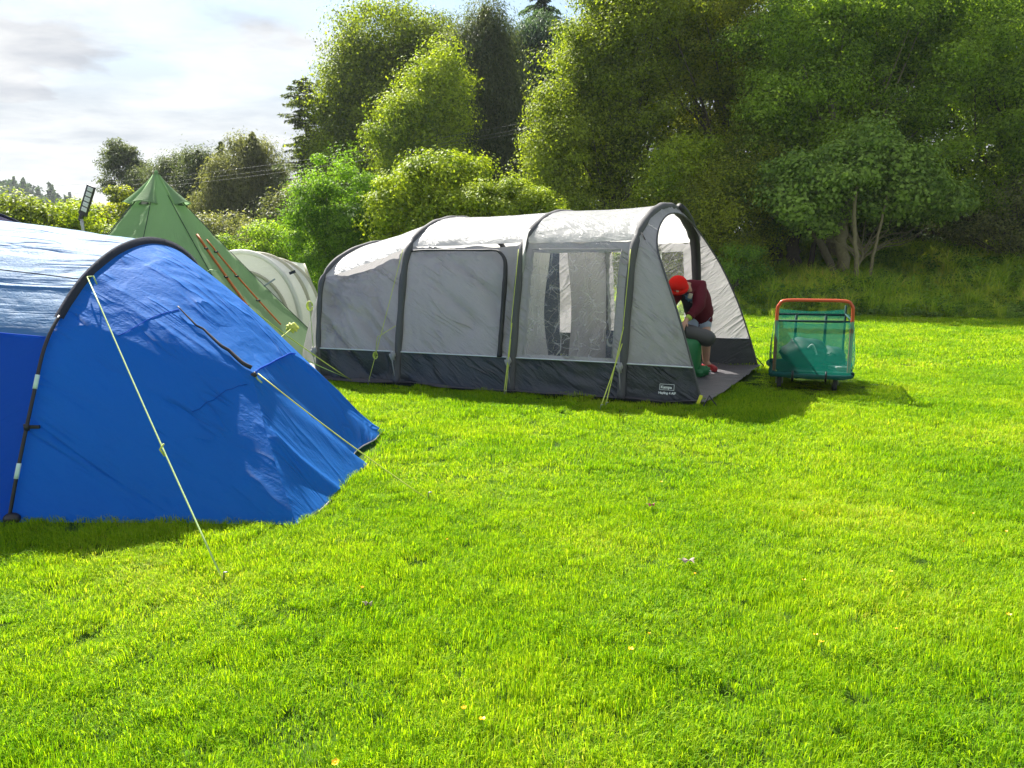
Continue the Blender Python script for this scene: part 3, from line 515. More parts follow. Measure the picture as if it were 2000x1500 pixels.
fo = meshobj('forest', V, Fc, leafmat('hill_trees', (.03, .065, .04), (.10, .16, .06), tr=.3, nscale=.04), None, False); tag(fo, 'distant wooded hillside of conifers and broadleaf trees', 'forest', kind='stuff')

# --- rough growth on the bank
def plantsrc(nm, mat, n, rad, h, size, seed, ratio=.5, stalk=True):
    r = np.random.default_rng(seed); k = n; a = r.uniform(0, 6.283, k); d = rad * np.sqrt(r.uniform(0, 1, k)); zz = h * r.uniform(.15, 1, k)
    C = np.stack([d * np.cos(a), d * np.sin(a), zz], -1); V, Fc = leafmesh(C, size * r.uniform(.6, 1.3, k), np.stack([np.cos(a) * .4, np.sin(a) * .4, np.ones(k)], -1) + r.normal(0, .35, (k, 3)), ratio, r)
    me = bpy.data.meshes.new(nm); me.from_pydata(V.tolist(), [], Fc.tolist()); me.materials.append(mat); return bpy.data.objects.new(nm, me)
def bank(name, n, x0, x1, y0, y1, srcs, label, cat, smin, smax, cond=None):
    x = RNG.uniform(x0, x1, n); y = RNG.uniform(y0, y1, n); ok = y > 19.0 - .12 * (x - 6) + .8 * (vnoise(x * .8, y * .0 + 3, 4) - .5)
    if cond is not None: ok &= cond(x, y)
    x, y = x[ok], y[ok]; m = len(x); s = RNG.uniform(smin, smax, m) * (.6 + .8 * vnoise(x * .7, y * .7, 8)) * np.clip((y - 18.0 + .12 * (x - 6)) / 2.5, .35, 1)
    rot = np.stack([RNG.normal(0, .1, m), RNG.normal(0, .1, m), RNG.uniform(0, 6.283, m)], -1)
    scatter(name, np.stack([x, y, hgt(x, y)], -1), rot, np.stack([s, s, s], -1), srcs, label, cat)
mw = leafmat('weed_blade', (.20, .34, .03), (.52, .60, .08), tr=.6, nscale=.5, c3=(.60, .50, .14))
bank('tall_grass', 2600, 2, 26, 18.2, 30, [blade_obj('weed', mw, 60, .16, .62, .016, 300 + i, lean=.55, droop=.7) for i in range(4)], 'tall rough seeding grass on the shaded bank at the right', 'grass', .6, 1.25)
bank('undergrowth', 5200, 1.5, 26, 18.0, 31, [plantsrc('nettle', LM['bright'], 90, .22, .42, .085, 310 + i) for i in range(3)] + [plantsrc('bramble', LM['pale'], 90, .25, .34, .08, 320 + i) for i in range(2)], 'nettles and brambles covering the bank at the right', 'undergrowth', .6, 1.3)
bank('dock_plants', 260, 8, 20, 17.4, 19.4, [plantsrc('dock', LM['pale'], 40, .22, .22, .15, 330 + i, .7) for i in range(2)], 'pale broad-leaved dock plants at the foot of the bank', 'weeds', .6, 1.2)

# ================================================================ GREY TUNNEL TENT (AWNING SHAPE)
M['t_wall'] = fabric('grey_polyester', (.38, .37, .39), tr=.27, rough=.30, bump=.014, trcol=(.52, .51, .52), spec=.7, crease=1.7, crang=.62, crs=2.4)
M['t_roof'] = fabric('pale_grey_roof_polyester', (.50, .50, .50), tr=.42, rough=.30, bump=.008, spec=.7, trcol=(.8, .8, .78), dirt=.04)
M['t_band'] = fabric('charcoal_polyester', (.035, .042, .050), tr=.06, rough=.33, bump=.014, spec=.6, crease=1.5, crang=.6, crs=3)
M['t_tube'] = fabric('charcoal_tube_sleeve', (.095, .095, .10), tr=0, rough=.75, bump=.004, spec=.25)
M['pipe'] = plain('reflective_piping', (.62, .66, .70), .5)
M['zip'] = plain('black_zip_tape', (.02, .02, .022), .6)
M['pvc'] = fabric('clear_vinyl', (.75, .75, .76), tr=.35, rough=.10, spec=1.0, bump=.03, alpha=.86, fine=9.0, aniso=(1.2, 2.2), dirt=.02, crease=1.6, crang=.3, crs=7, lines=.38)
M['sheet'] = fabric('dark_groundsheet', (.085, .08, .09), tr=0, rough=.42, bump=.010, spec=.6)
M['sheet_pale'] = fabric('pale_sheet_edge', (.30, .29, .30), tr=0, rough=.45, bump=.008)
M['carpet'] = fabric('speckled_navy_carpet', (.03, .045, .085), tr=0, rough=.9, spec=.2, speck=(.25, .3, .38))
M['curtain'] = fabric('pale_grey_curtain', (.62, .62, .61), tr=.5, rough=.7, trcol=(.8, .8, .78), crang=1.4)
M['navy'] = fabric('speckled_navy_lining', (.03, .05, .09), tr=.2, rough=.8, speck=(.2, .26, .34))
uA = [0.0, 1.11, 2.59, 3.87]
PROF = np.array([(0, 0), (.06, .40), (.14, .90), (.22, 1.38), (.34, 1.72), (.58, 1.96), (.88, 2.11), (1.20, 2.19), (WD / 2, 2.215)])
PR4 = PROF.copy(); PR4[:, 1] *= np.array([1, 1, 1, 1, 1, .985, .98, .978, .977]); PR3 = PROF.copy(); PR3[:, 1] *= np.array([1, 1, 1, 1, .99, .965, .957, .952, .95]); PR2 = PROF.copy(); PR2[:, 1] *= np.array([1, 1, 1, .985, .96, .94, .932, .928, .926])
PR1 = np.array([(0, 0), (.03, .40), (.06, .72), (.10, 1.03), (.17, 1.27), (.42, 1.47), (.76, 1.61), (1.14, 1.70), (WD / 2, 1.73)])
def full(P): return np.concatenate([P, np.stack([WD - P[-2::-1, 0], P[-2::-1, 1]], -1)])
K = 10                                                            # samples per profile span; 16 spans
prof = {0: crv(full(PR1), K), 1: crv(full(PR2), K), 2: crv(full(PR3), K), 3: crv(full(PR4), K)}
NU = 46
def bay(i):
    """loft between hoop i and i+1 -> arrays u,v,z (NU, 16K+1) with slack between the hoops"""
    t = np.linspace(0, 1, NU)[:, None]; s = np.linspace(0, 1, 16 * K + 1)[None]
    a, b = prof[i], prof[i + 1]; v = a[:, 0] * (1 - t) + b[:, 0] * t; z = a[:, 1] * (1 - t) + b[:, 1] * t; u = uA[i] + (uA[i + 1] - uA[i]) * t + 0 * s
    sag = .022 * np.sin(math.pi * t) * np.sin(math.pi * np.clip(s, 0, 1)) ** .5
    z = z - sag * np.exp(-((s - .5) / .22) ** 2); v = v + sag * .9 * (np.clip((.5 - s) * 4, -1, 1)) * (1 - np.exp(-((s - .5) / .15) ** 2)) * np.clip(z, 0, 1)
    return u, v, z
aw = thing('tunnel_tent', 'large grey tunnel tent with white roof, three wide panels and an open arched porch', 'tent', A1.copy())
def wallfold(i, u, l, kind):
    if kind == 'roof': return folds(u, l, .25, 7, .012, 3 + i) + folds(u, l, 1.3, 5, .010, 31 + i) + .006 * fbm(u * 3, l * 3, 5 + i) + folds(u, l, 1.5, 14, .016, 61 + i) * np.clip(1 - np.minimum(l - l.min(), l.max() - l) / .35, 0, 1)
    d = folds(u, l, [-.85, -.6, -.2][i], [6, 6, 8][i], [.13, .08, .05][i], 11 + i, 5) + .010 * fbm(u * 2.5, l * 2.5, 7 + i)
    if i == 0: d = d + radial(u, l, .05, 1.25, 22, .075, 4, .2, 1.8)
    if i == 1: d = d + radial(u, l, 1.15, 1.5, 18, .05, 8, .2, 1.8)
    return d
S = 16 * K
def cols(P, a, b): return P[:, a:b + 1]
for i in range(3):
    u, v, z = bay(i); P = Tn(u, v, z); l = np.zeros(u.shape); l[:, 1:] = np.cumsum(np.hypot(np.diff(v, axis=1), np.diff(z, axis=1)), axis=1)
    uv = np.stack([u, l], -1)
    def piece(nm, a, b, mat, kind, mask=None, extra=None):
        Q = cols(P, a, b); d = wallfold(i, u[:, a:b + 1], z[:, a:b + 1] if kind != 'roof' else l[:, a:b + 1], kind)
        e_ = np.clip(np.minimum(np.arange(NU), NU - 1 - np.arange(NU)) / 4, 0, 1)[:, None]; d = d * e_
        if extra is not None: d = d + extra * e_
        return grid(nm, Q, mat, aw, mask, uv[:, a:b + 1], -d)
    roof = piece('roof_panel', 4 * K, 12 * K, M['t_roof'], 'roof')
    zz = z[:, :K + 1]; uu = u[:, :K + 1]
    piece('mud_wall', 0, K, M['t_band'], 'band', extra=folds(uu, zz, -.5, 8, .06, 40 + i, 4) + folds(uu, zz, -1.2, 7, .03, 140 + i, 3))
    piece('mud_wall', 15 * K, 16 * K, M['t_band'], 'band')
    for near in (True, False):
        a, b = (K, 4 * K) if near else (12 * K, 15 * K)
        U2 = u[:, a:b + 1]; Z2 = z[:, a:b + 1]; cu = (U2[:-1, :-1] + U2[1:, 1:]) / 2; cz = (Z2[:-1, :-1] + Z2[1:, 1:]) / 2
        if i == 2:
            win = (cu > uA[2] + .13) & (cu < uA[3] - .13) & (cz > .46) & (cz < 1.60)
            piece('side_wall', a, b, M['t_wall'], 'wall', ~win)
            piece('window', a, b, M['pvc'], 'wall', win, extra=.5 * folds(U2, Z2, .9, 7, .03, 77, 2) + .5 * folds(U2, Z2, -.7, 8, .02, 78, 2))
        else: piece('side_wall', a, b, M['t_wall'], 'wall')
    for a in (K, 15 * K): MB().tube(P[:, a] + np.array([0, 0, .004]) - np.array(V_) * (.012 if a == K else -.012), .008, 5).build('piping', M['pipe'], aw)
# window seam on the near wall
def onwall(i, uu, zt, off=.012):
    t = (uu - uA[i]) / (uA[i + 1] - uA[i]); a, b = prof[i][:8 * K + 1], prof[i + 1][:8 * K + 1]; q = a * (1 - t) + b * t
    sag = .022 * math.sin(math.pi * t); v = float(np.interp(zt, q[:, 1], q[:, 0])) + sag * .6 * min(1, zt)
    return T(uu, v - off, zt)
seam = MB()
for pts in ([(2.71, .44), (2.71, 1.62)], [(2.71, 1.62), (3.74, 1.62)], [(3.74, 1.62), (3.74, .44)]):
    seam.tube([onwall(2, pts[0][0] + (pts[1][0] - pts[0][0]) * k / 8, pts[0][1] + (pts[1][1] - pts[0][1]) * k / 8) for k in range(9)], .006, 5)
seam.build('window_seam', M['t_wall'], aw)
# zipped door in the middle bay: dark zip flap over the top and down its right side
path = [(uA[1] + .06, 1.60)] + [(uA[1] + .06 + .02 + k * .13, 1.61) for k in range(1, 9)] + [(2.32, 1.59), (2.40, 1.50), (2.425, 1.36)] + [(2.43, 1.36 - k * .12) for k in range(1, 9)]
zp = MB(); q = crv([onwall(1, a, b, .022) for a, b in path], 4); m = len(q)
zp.tube(q, [.010 + .016 * min(1, max(0, (k - m * .42) / (m * .15))) + .005 * float(vnoise(k * .5, 0, 3)) for k in range(m)], 7); zp.build('door_zip_flap', M['zip'], aw)
# inflatable hoops
for i in range(4):
    q = prof[i]; c = np.array([WD / 2, .9]); n = q - c; n /= np.linalg.norm(n, axis=1, keepdims=True); q2 = q + n * (.010 - .048 * np.clip((q[:, 1:2] - 1.5) / .5, 0, 1))
    pts = [T(uA[i] + (.0), a, max(b, .02)) for a, b in q2[::2]]; m = len(pts); rad = [.043 + .012 * math.sin(math.pi * k / (m - 1)) ** 4 + .004 * math.sin(k * 1.1) - (.016 if (k in (int(m * .26), int(m * .74))) else 0) for k in range(m)]
    if i == 0: rad = [x * .72 for x in rad]
    MB().tube(pts, rad, 12).build('air_hoop', M['t_tube'], aw)
    # velcro strap and loose stuff bag at the foot
    s_ = MB(); f0 = T(uA[i], .02, .36); s_.blob(f0 - V_ * .07 + U_ * -.01, (.035, .03, .06), fn=lambda p: 1 + .25 * math.sin(7 * p.x + 5 * p.z)); s_.tube([f0 - V_ * .05, f0 - V_ * .09 - Vector((0, 0, .07)), f0 - V_ * .06 - Vector((0, 0, .2)), f0 - V_ * .03 - Vector((0, 0, .34))], .007, 5)
    s_.build('valve_cover', M['t_wall'] if i else M['sheet_pale'], aw)
# rear end: slopes away from the first hoop to the ground
t = np.linspace(0, 1, 30)[:, None, None]
rg = crv([(0, 0), (-.8, .8), (-1.9, 1.96), (-2.0, 2.25), (-1.9, 2.5), (-1.6, 2.75), (-1.1, 2.95), (-.5, 3.03), (0, WD)], 2 * K)
h0 = np.stack([np.zeros(S + 1), prof[0][:, 0], prof[0][:, 1]], -1); r0_ = np.stack([rg[:, 0], rg[:, 1], np.zeros(S + 1)], -1)
q = h0[None] * (1 - t) + r0_[None] * t; q[..., 2] += 0.10 * np.sin(math.pi * t[..., 0]) * np.sin(math.pi * np.linspace(0, 1, S + 1))[None]
P = Tn(q[..., 0], q[..., 1], q[..., 2]); grid('end_panel', P, M['t_wall'], aw, None, None, folds(q[..., 1] * 1.0, q[..., 2], -1.2, 6, .03, 91, 3))
# porch: side wings and the hood round the open arch
ul = UL - uA[3]
E = np.array([(ul, 0, 0), (.86 * ul, .03, .40), (.66 * ul, .09, .90), (.43 * ul, .20, 1.36), (.27 * ul, .36, 1.64), (.16, .62, 1.83), (.12, .92, 1.96), (.10, 1.22, 2.03), (.10, WD / 2, 2.05)])
Ef = np.concatenate([E, np.stack([E[-2::-1, 0], WD - E[-2::-1, 1], E[-2::-1, 2]], -1)]); Ec = crv(Ef, K); Ec[:, 2] = np.maximum(Ec[:, 2], 0)
h3 = np.stack([np.zeros(S + 1), prof[3][:, 0], prof[3][:, 1]], -1); t = np.linspace(0, 1, 26)[:, None, None]; q = h3[None] * (1 - t) + Ec[None] * t
P = Tn(uA[3] + q[..., 0], q[..., 1], q[..., 2])
rr_ = radial(q[..., 0], q[..., 2], ul, 0, 26, .055, 5, .35, 2.4) * (q[..., 1] < 1)
grid('porch_wing', P[:, K:5 * K + 1], M['t_wall'], aw, None, None, -rr_[:, K:5 * K + 1]); grid('porch_wing', P[:, 11 * K:15 * K + 1], M['t_wall'], aw, None, None, folds(q[..., 0], q[..., 2], -.9, 9, .015, 4)[:, 11 * K:15 * K + 1])
grid('porch_hood', P[:, 5 * K:11 * K + 1], M['t_wall'], aw, None, None, folds(q[..., 1] * 2, q[..., 0], 1.4, 8, .015, 14)[:, 5 * K:11 * K + 1])
grid('mud_wall', P[:, :K + 1], M['t_band'], aw, None, None, -(rr_ + folds(q[..., 0], q[..., 2], -.6, 8, .02, 44, 4))[:, :K + 1]); grid('mud_wall', P[:, 15 * K:], M['t_band'], aw, None, None, folds(q[..., 0], q[..., 2], -.3, 9, .02, 45)[:, 15 * K:])
for a in (K, 15 * K): MB().tube(P[:, a] - np.array(V_) * (.010 if a == K else -.010), .009, 5).build('piping', M['pipe'], aw)
MB().tube(P[-1][::2], .011, 6).build('door_edge_zip', M['t_tube'], aw)
# dark porch frame behind the door edge, seen at the far side
MB().tube([T(uA[3] + .05, a - .04, b) for a, b in prof[3][9 * K:16 * K:4]], .05, 8).build('inner_hoop_sleeve', M['zip'], aw)
# mesh vent triangle on the hood
vt = [T(uA[3] + .05, .40, 1.80), T(uA[3] + .02, .44, 1.60), T(uA[3] + .20, .44, 1.50)]
MB().tube([vt[0] - V_ * .02, vt[2] - V_ * .03, vt[1] - V_ * .03], .008, 5).tube([vt[2] - V_ * .03, vt[2] - V_ * .05 - Vector((0, 0, .07))], .014, 5).build('hood_toggle', M['zip'], aw)
# lettering on the charcoal corner
def text(body, size, loc, xdir, ydir, mat, parent, name='printed_logo', bold=0.0):
    cu = bpy.data.curves.new('t', 'FONT'); cu.body = body; cu.size = size; cu.extrude = .0008; cu.offset = bold; cu.align_x = 'LEFT'
    ob = bpy.data.objects.new('t', cu); COL.objects.link(ob); bpy.context.view_layer.update(); me = bpy.data.meshes.new_from_object(ob.evaluated_get(bpy.context.evaluated_depsgraph_get()))
    n = np.zeros(len(me.vertices) * 3); me.vertices.foreach_get('co', n); n = n.reshape(-1, 3); fcs = [tuple(p_.vertices) for p_ in me.polygons]
    bpy.data.objects.remove(ob); bpy.data.meshes.remove(me); x = np.array(xdir); y = np.array(ydir); w = np.cross(x, y)
    V = np.array(loc) + n[:, :1] * x + n[:, 1:2] * y + n[:, 2:] * w; return V, fcs
wn = (T(UL, 0) - T(uA[3], 0)).normalized(); wy = (Vector((0, 0, 1)) * .97 + V_ * .13).normalized()
lb = MB(); p0 = T(uA[3] + .43, -.014, .165)
V, fc = text('Kampa', .042, p0, wn, wy, None, None, bold=.0013); lb.add(V, fc)
a0 = p0 - wn * .010 - wy * .015; fr = [a0, a0 + wn * .150, a0 + wn * .150 + wy * .060, a0 + wy * .060, a0]
for k in range(4): lb.tube([fr[k], fr[k + 1]], .0028, 4)
V, fc = text('Hayling 4 AIR', .034, p0 - wy * .058 - wn * .02 - V_ * .004, wn, wy, None, None, bold=.0013); lb.add(V, fc)
lb.build('printed_logo', M['white_ink'], aw, False)
MB().box(T(UL - .02, -.05, .075), (.035, .012, .10), Matrix.Rotation(.35, 3, 'Y'), .003).build('yellow_tag', plain('yellow_tag', (.75, .75, .05), .5), aw)
MB().tube([T(UL + .02, -.08, 0), T(UL + .06, .02, .11), T(UL + .14, .04, .0)], .009, 5).build('peg_loop', M['zip'], aw); MB().tube([T(UL + .1, WD, 0), T(UL - .02, WD - .04, .14)], .009, 5).build('peg_loop', M['zip'], aw)
# divider curtains and the dark sleeping pod
def drape(u0, v0, v1, z0, z1, mat, nm, fl=10, amp=.035, tie=0.0, seed=1, du=0):
    s = np.linspace(0, 1, 60)[:, None]; tt = np.linspace(0, 1, 50)[None]; z = z0 + (z1 - z0) * tt + 0 * s; w = v0 + (v1 - v0) * s * (1 - tie * np.sin(math.pi * (1 - tt) * .9) ** 2)
    uu = u0 + du * s + amp * np.sin(s * fl + 1.5 * vnoise(s * 3, tt * 2, seed)) * (1.1 - .5 * tt); return grid(nm, Tn(uu, w, z), mat, aw)
drape(uA[2] + .03, .20, .95, .06, 1.85, M['curtain'], 'divider_curtain', 13, .03, .25, 1)
drape(uA[2] + .03, WD - .22, 1.42, .06, 1.85, M['t_wall'], 'divider_curtain', 13, .03, .12, 2)
drape(uA[2] - .55, .42, WD - .42, .02, 1.60, M['navy'], 'bedroom_pod', 5, .05, 0, 3)
drape(uA[2] + .05, WD - .24, WD - .20, .05, .47, M['navy'], 'inner_skirt', 6, .01, 0, 5, du=1.2)
drape(uA[2] + .35, WD - .26, WD - .34, .35, 1.65, M['curtain'], 'window_curtain', 7, .02, 0, 4, du=.5)
gs = tag(bpy.data.objects.new('groundsheet', None), 'dark grey groundsheet spread under the tunnel tent and its open porch', 'groundsheet'); COL.objects.link(gs); gs.location = T(2, 1.5)
uu, vv = np.meshgrid(np.linspace(-.12, UL + .04, 110), np.linspace(-.05, WD + .04, 70), indexing='ij')
vv = vv - .10 * np.clip(vv < 0, 0, 1) * vnoise(uu * 2, uu * 0, 4) * (uu < 3.4) ; zg = .022 + .018 * vnoise(uu * 3, vv * 5, 2) * (1 - np.clip(np.minimum(uu + .12, vv + .05) * 8, 0, 0)) + .03 * folds(uu, vv, .4, 5, 1.0, 6)
uu = np.where(uu > uA[3] + .3, np.minimum(uu, UL + .06 - .0 * vv), uu)
grid('sheet', Tn(uu, vv, zg), M['sheet'], gs)
uu, vv = np.meshgrid(np.linspace(.1, uA[3] - .1, 60), np.linspace(.2, WD - .2, 40), indexing='ij'); cp = grid('carpet', Tn(uu, vv, .062 + .01 * vnoise(uu * 4, vv * 4, 3)), M['carpet'], None)
tag(cp, 'speckled navy carpet on the floor inside the tunnel tent', 'carpet')
uu, vv = np.meshgrid(np.linspace(-.75, -.02, 30), np.linspace(0, 1, 16), indexing='ij'); vv = vv * .38 + (-uu) * .85 - .28
sp = grid('plastic_sheet', Tn(uu, vv, .05 + .07 * vnoise(uu * 14, vv * 14, 3)), M['sheet_pale'], None); tag(sp, 'crumpled pale plastic sheet by the rear left foot of the tunnel tent', 'plastic sheet')
# guy lines
def rope(pts, r=.0045, mat='rope', parent=aw, nm='guy_line'):
    return MB().tube(pts, r, 6).build(nm, M[mat], parent)
def sagline(a, b, s=.01, n=8): a, b = Vector(a), Vector(b); return [a + (b - a) * k / n - Vector((0, 0, s * math.sin(math.pi * k / n))) for k in range(n + 1)]
def knot(c, r, mat='rope', parent=aw, nm='line_slider'):
    mb = MB(); c = Vector(c)
    for q_ in range(3): mb.tube([c + Vector((math.cos(a) * r * (1 - .2 * q_), .3 * r * q_, math.sin(a) * r * 1.5)) for a in np.linspace(0, 6.1, 12)], .0055, 5)
    return mb.build(nm, M[mat], parent)
peg_m = M['metal']
def peg(p, parent, nm='tent_peg'): p = Vector(p); return MB().tube([p + Vector((0, 0, -.05)), p + Vector((.01, -.01, .05)), p + Vector((.03, -.02, .055))], .005, 5).build(nm, peg_m, parent)
top2 = T(uA[1], .28, 1.62) - V_ * .08; g2 = G(718, 752)
rope(sagline(top2, g2), .004); sl_ = top2 + (g2 - top2) * .78; knot(sl_, .028); rope([T(uA[1], .10, .72) - V_ * .08, T(uA[1], .0, .60) - V_ * .2 - U_ * .1, sl_], .004); peg(g2, aw)
top3 = T(uA[2], .28, 1.62) - V_ * .09; g3 = G(984, 772)
rope(sagline(top3, T(uA[2], .10, .75) - V_ * .10), .004); rope(sagline(T(uA[2], .12, .8) - V_ * .09, g3), .006); rope(sagline(T(uA[2], .09, .62) - V_ * .09, g3 + Vector((.02, 0, 0))), .005); peg(g3, aw)
top4 = T(uA[3], .28, 1.62) - V_ * .09; g4 = G(1182, 795)
rope(sagline(top4, T(uA[3], .10, .75) - V_ * .10), .004); rope(sagline(T(uA[3], .12, .8) - V_ * .09, g4), .006); rope(sagline(T(uA[3], .09, .62) - V_ * .09, g4 - Vector((.07, .12, 0))), .006); peg(g4, aw); peg(g4 - Vector((.07, .12, 0)), aw)
c1 = T(uA[0], .03, .93) - V_ * .07 - U_ * .05; knot(c1, .04, nm='coiled_line'); rope([c1, c1 + Vector((.01, 0, -.2)), T(0, .03, .35) - V_ * .06 - U_ * .03], .005, 'rope_pale')

# ================================================================ BLUE TUNNEL TENT
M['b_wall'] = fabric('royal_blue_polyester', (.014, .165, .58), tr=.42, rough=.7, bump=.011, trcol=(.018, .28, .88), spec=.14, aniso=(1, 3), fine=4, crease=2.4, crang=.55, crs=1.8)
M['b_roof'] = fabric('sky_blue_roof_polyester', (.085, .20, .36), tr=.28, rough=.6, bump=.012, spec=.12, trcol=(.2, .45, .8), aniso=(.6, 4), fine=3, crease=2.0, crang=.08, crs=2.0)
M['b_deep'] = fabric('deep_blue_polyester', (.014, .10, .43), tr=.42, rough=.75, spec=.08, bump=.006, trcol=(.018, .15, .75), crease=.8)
M['b_sleeve'] = fabric('slate_pole_sleeve', (.035, .04, .058), tr=0, rough=.9, bump=.004, spec=.08)
bt = thing('tunnel_tent', 'royal blue tunnel tent with light blue roof in the left foreground', 'tent', G(300, 1022))
HX = BH.x
HP = np.array([(-3.03, 4.40, 0), (-2.98, 4.47, .32), (-2.93, 4.60, .72), (-2.91, 4.74, 1.02), (-2.9, 4.93, 1.21), (-2.9, 5.26, 1.43), (-2.9, 5.74, 1.61), (-2.9, 6.25, 1.68), (-2.9, 6.75, 1.62), (-2.9, 7.14, 1.43), (-2.92, 7.40, 1.05), (-2.95, 7.55, .55), (-3.0, 7.6, 0)])
HC = crv(HP, 12); NH = len(HC)
# low front frame: ground corner, door peak K - K2, far corner
K1 = np.array(atx(496, 729, -1.75)); K2 = np.array([-1.72, 6.0, .80])
QP = np.array([tuple(BC0), (-1.42, 4.55, .22), (-1.58, 4.80, .48), (-1.70, 5.03, .68), tuple(K1), (-1.75, 5.45, .80), (-1.74, 5.75, .81), tuple(K2), (-1.62, 6.2, .66), (-1.48, 6.4, .45), (-1.34, 6.58, .22), (-1.22, 6.72, .06), (-1.16, 6.8, 0)])
QC = crv(QP, 12); QC[:, 2] = np.maximum(QC[:, 2], 0)
nt_ = 90; t = np.linspace(0, 1, nt_)[:, None, None]; P = HC[None] * (1 - t) + QC[None] * t
sN = np.linspace(0, 1, NH)[None]; tN = t[..., 0]
# curved: bulge of the upper canopy, hollow of the near wall
P[..., 2] += .10 * np.sin(math.pi * tN) * np.exp(-((sN - .50) / .20) ** 2)
P[..., 1] += .03 * np.sin(math.pi * tN) * np.exp(-((sN - .18) / .15) ** 2)
bx_, bz_ = P[..., 0], P[..., 2]
dsp = folds(bx_, bz_, -.42, 4.2, .06, 51, 5) * (sN < .42) + folds(bx_, bz_, -.62, 8, .035, 52, 5) * (sN < .5) + .010 * fbm(bx_ * 2, bz_ * 2, 5) + radial(bx_, bz_, -1.35, .02, 17, .022, 6, .3, 1.8) * (sN < .4) + folds(P[..., 1], bx_, .7, 7, .016, 53, 3) * ((sN > .42) & (tN > .2))
dsp = dsp * (1 - .7 * np.clip((bx_ + 2.1) * 3, 0, 1)) * (1 - .6 * np.clip((sN - .22) * 8, 0, 1)); dsp = dsp * np.clip(sN * 25, 0, 1) * np.clip(tN * 12, 0, 1) * np.clip((1 - tN) * 12, 0, 1)
grid('porch_canopy', P, M['b_wall'], bt, None, None, dsp)
# front apron from the low frame down to the scalloped hem
hm = crv([tuple(BC0), (-1.20, 4.62, 0), (-1.17, 5.02, .0), (-1.13, 5.40, 0), tuple(BC1), (-1.20, 5.75, .01), (-1.26, 5.92, .03), (-1.24, 6.15, .04), (-1.18, 6.4, .02), tuple(BC2), (-1.15, 6.72, 0), (-1.155, 6.76, 0), (-1.16, 6.8, 0)], 12)
hm[:, 2] = np.maximum(hm[:, 2], 0) * .25 + .012; t = np.linspace(0, 1, 60)[:, None, None]; P2 = QC[None] * (1 - t) + hm[None] * t
P2[..., 0] -= .04 * np.sin(math.pi * t[..., 0]) * np.sin(math.pi * sN)
ds = folds(P2[..., 1], P2[..., 2], 1.2, 4, .007, 57, 3) + .035 * np.exp(-((P2[..., 1] - (4.95 - .35 * P2[..., 2])) / .06) ** 2) + .006 * fbm(P2[..., 1] * 3, P2[..., 2] * 3, 9)
ds = ds * np.clip(t[..., 0] * 10, 0, 1) * np.clip(np.minimum(sN, 1 - sN) * 25, 0, 1)
grid('front_apron', P2, M['b_wall'], bt, None, None, ds)
MB().tube(hm[::2] + np.array([.004, 0, -.008]), .007, 5).build('hem_tape', M['sheet_pale'], bt)
# main body to the left
t = np.linspace(0, 1, 110)[:, None]
def body(sh):
    L = 3.6; x = HC[:, 0][None] - L * t; g = 1 + (.135 - 0.02) * t * 1.3; y = 6.0 + (HC[:, 1][None] - 6.0) * (1 + .10 * t); z = HC[:, 2][None] * (1 + .33 * t * (1 - .35 * t))
    return np.stack([x, y, z], -1)
B = body(0); lN = np.zeros(B.shape[:2]); lN[:, 1:] = np.cumsum(np.linalg.norm(np.diff(B, axis=1), axis=2), axis=1)
db = folds(B[..., 0], lN, .08, 7, .035, 71, 6) + folds(B[..., 0], lN, .30, 12, .012, 72, 6) + .014 * fbm(B[..., 0] * 1.5, lN * 3, 3)
db = db * np.clip(t * 9, 0, 1); k1, k2, k3 = 39, 99, 60
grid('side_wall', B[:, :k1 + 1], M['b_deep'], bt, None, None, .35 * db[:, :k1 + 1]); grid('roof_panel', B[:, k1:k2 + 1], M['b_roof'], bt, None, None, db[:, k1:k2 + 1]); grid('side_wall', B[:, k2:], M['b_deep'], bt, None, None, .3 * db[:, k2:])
MB().tube(B[:, 58] + np.array([0, -.012, .022]), .004, 5).build('roof_seam', M['b_sleeve'], bt)
MB().tube(B[:, k1] + np.array([0, -.02, .0]), .004, 5).build('roof_seam', M['b_deep'], bt)
# pole sleeve: flat wide sleeve over the top, bare pole down the leg
ia, ib = 46, 118; Q = HC[ia:ib + 1]; c = np.array([0, 6.0, .7]); n = Q - np.array([HX, 6.0, .7]); n[:, 0] = 0; n /= np.linalg.norm(n, axis=1, keepdims=True)
w = .10 * np.clip(np.sin(np.linspace(.25, math.pi - .3, len(Q))), .3, 1); mb = MB(); prof_s = []
for k in range(len(Q)):
    ring = [Q[k] + n[k] * .012 + np.array([-.01, 0, 0]), Q[k] + n[k] * .034 + np.array([.012, 0, 0]), Q[k] + n[k] * .03 + np.array([.03, 0, 0]), Q[k] - n[k] * w[k] * .4 + np.array([.045, 0, 0]), Q[k] - n[k] * w[k] + np.array([.035, 0, 0])]
    prof_s.append(ring)
grid('pole_sleeve', np.array(prof_s), M['b_sleeve'], bt)
leg = HC[:ia + 2] + np.array([.03, -.03, 0]); leg[:, 2] = np.maximum(leg[:, 2], .02)
MB().tube(leg, .011, 8).build('tent_pole', M['black'], bt)
for f0, f1 in ((26, 30), (10, 14)): MB().tube(HC[f0:f1] + np.array([.03, -.03, 0]), .0135, 8).build('pole_sticker', plain('pale_pole_sticker', (.55, .75, .72), .4), bt)
cl_ = HC[19] + np.array([.03, -.03, 0]); MB().box(cl_ + np.array([.035, .01, .0]), (.075, .02, .02), None, .004).tube([cl_ - np.array([0, 0, .02]), cl_ + np.array([0, 0, .02])], .017, 8).build('pole_clip', M['black'], bt)
MB().blob((-2.98, 4.38, .03), (.05, .04, .035)).build('pole_foot', M['black'], bt)
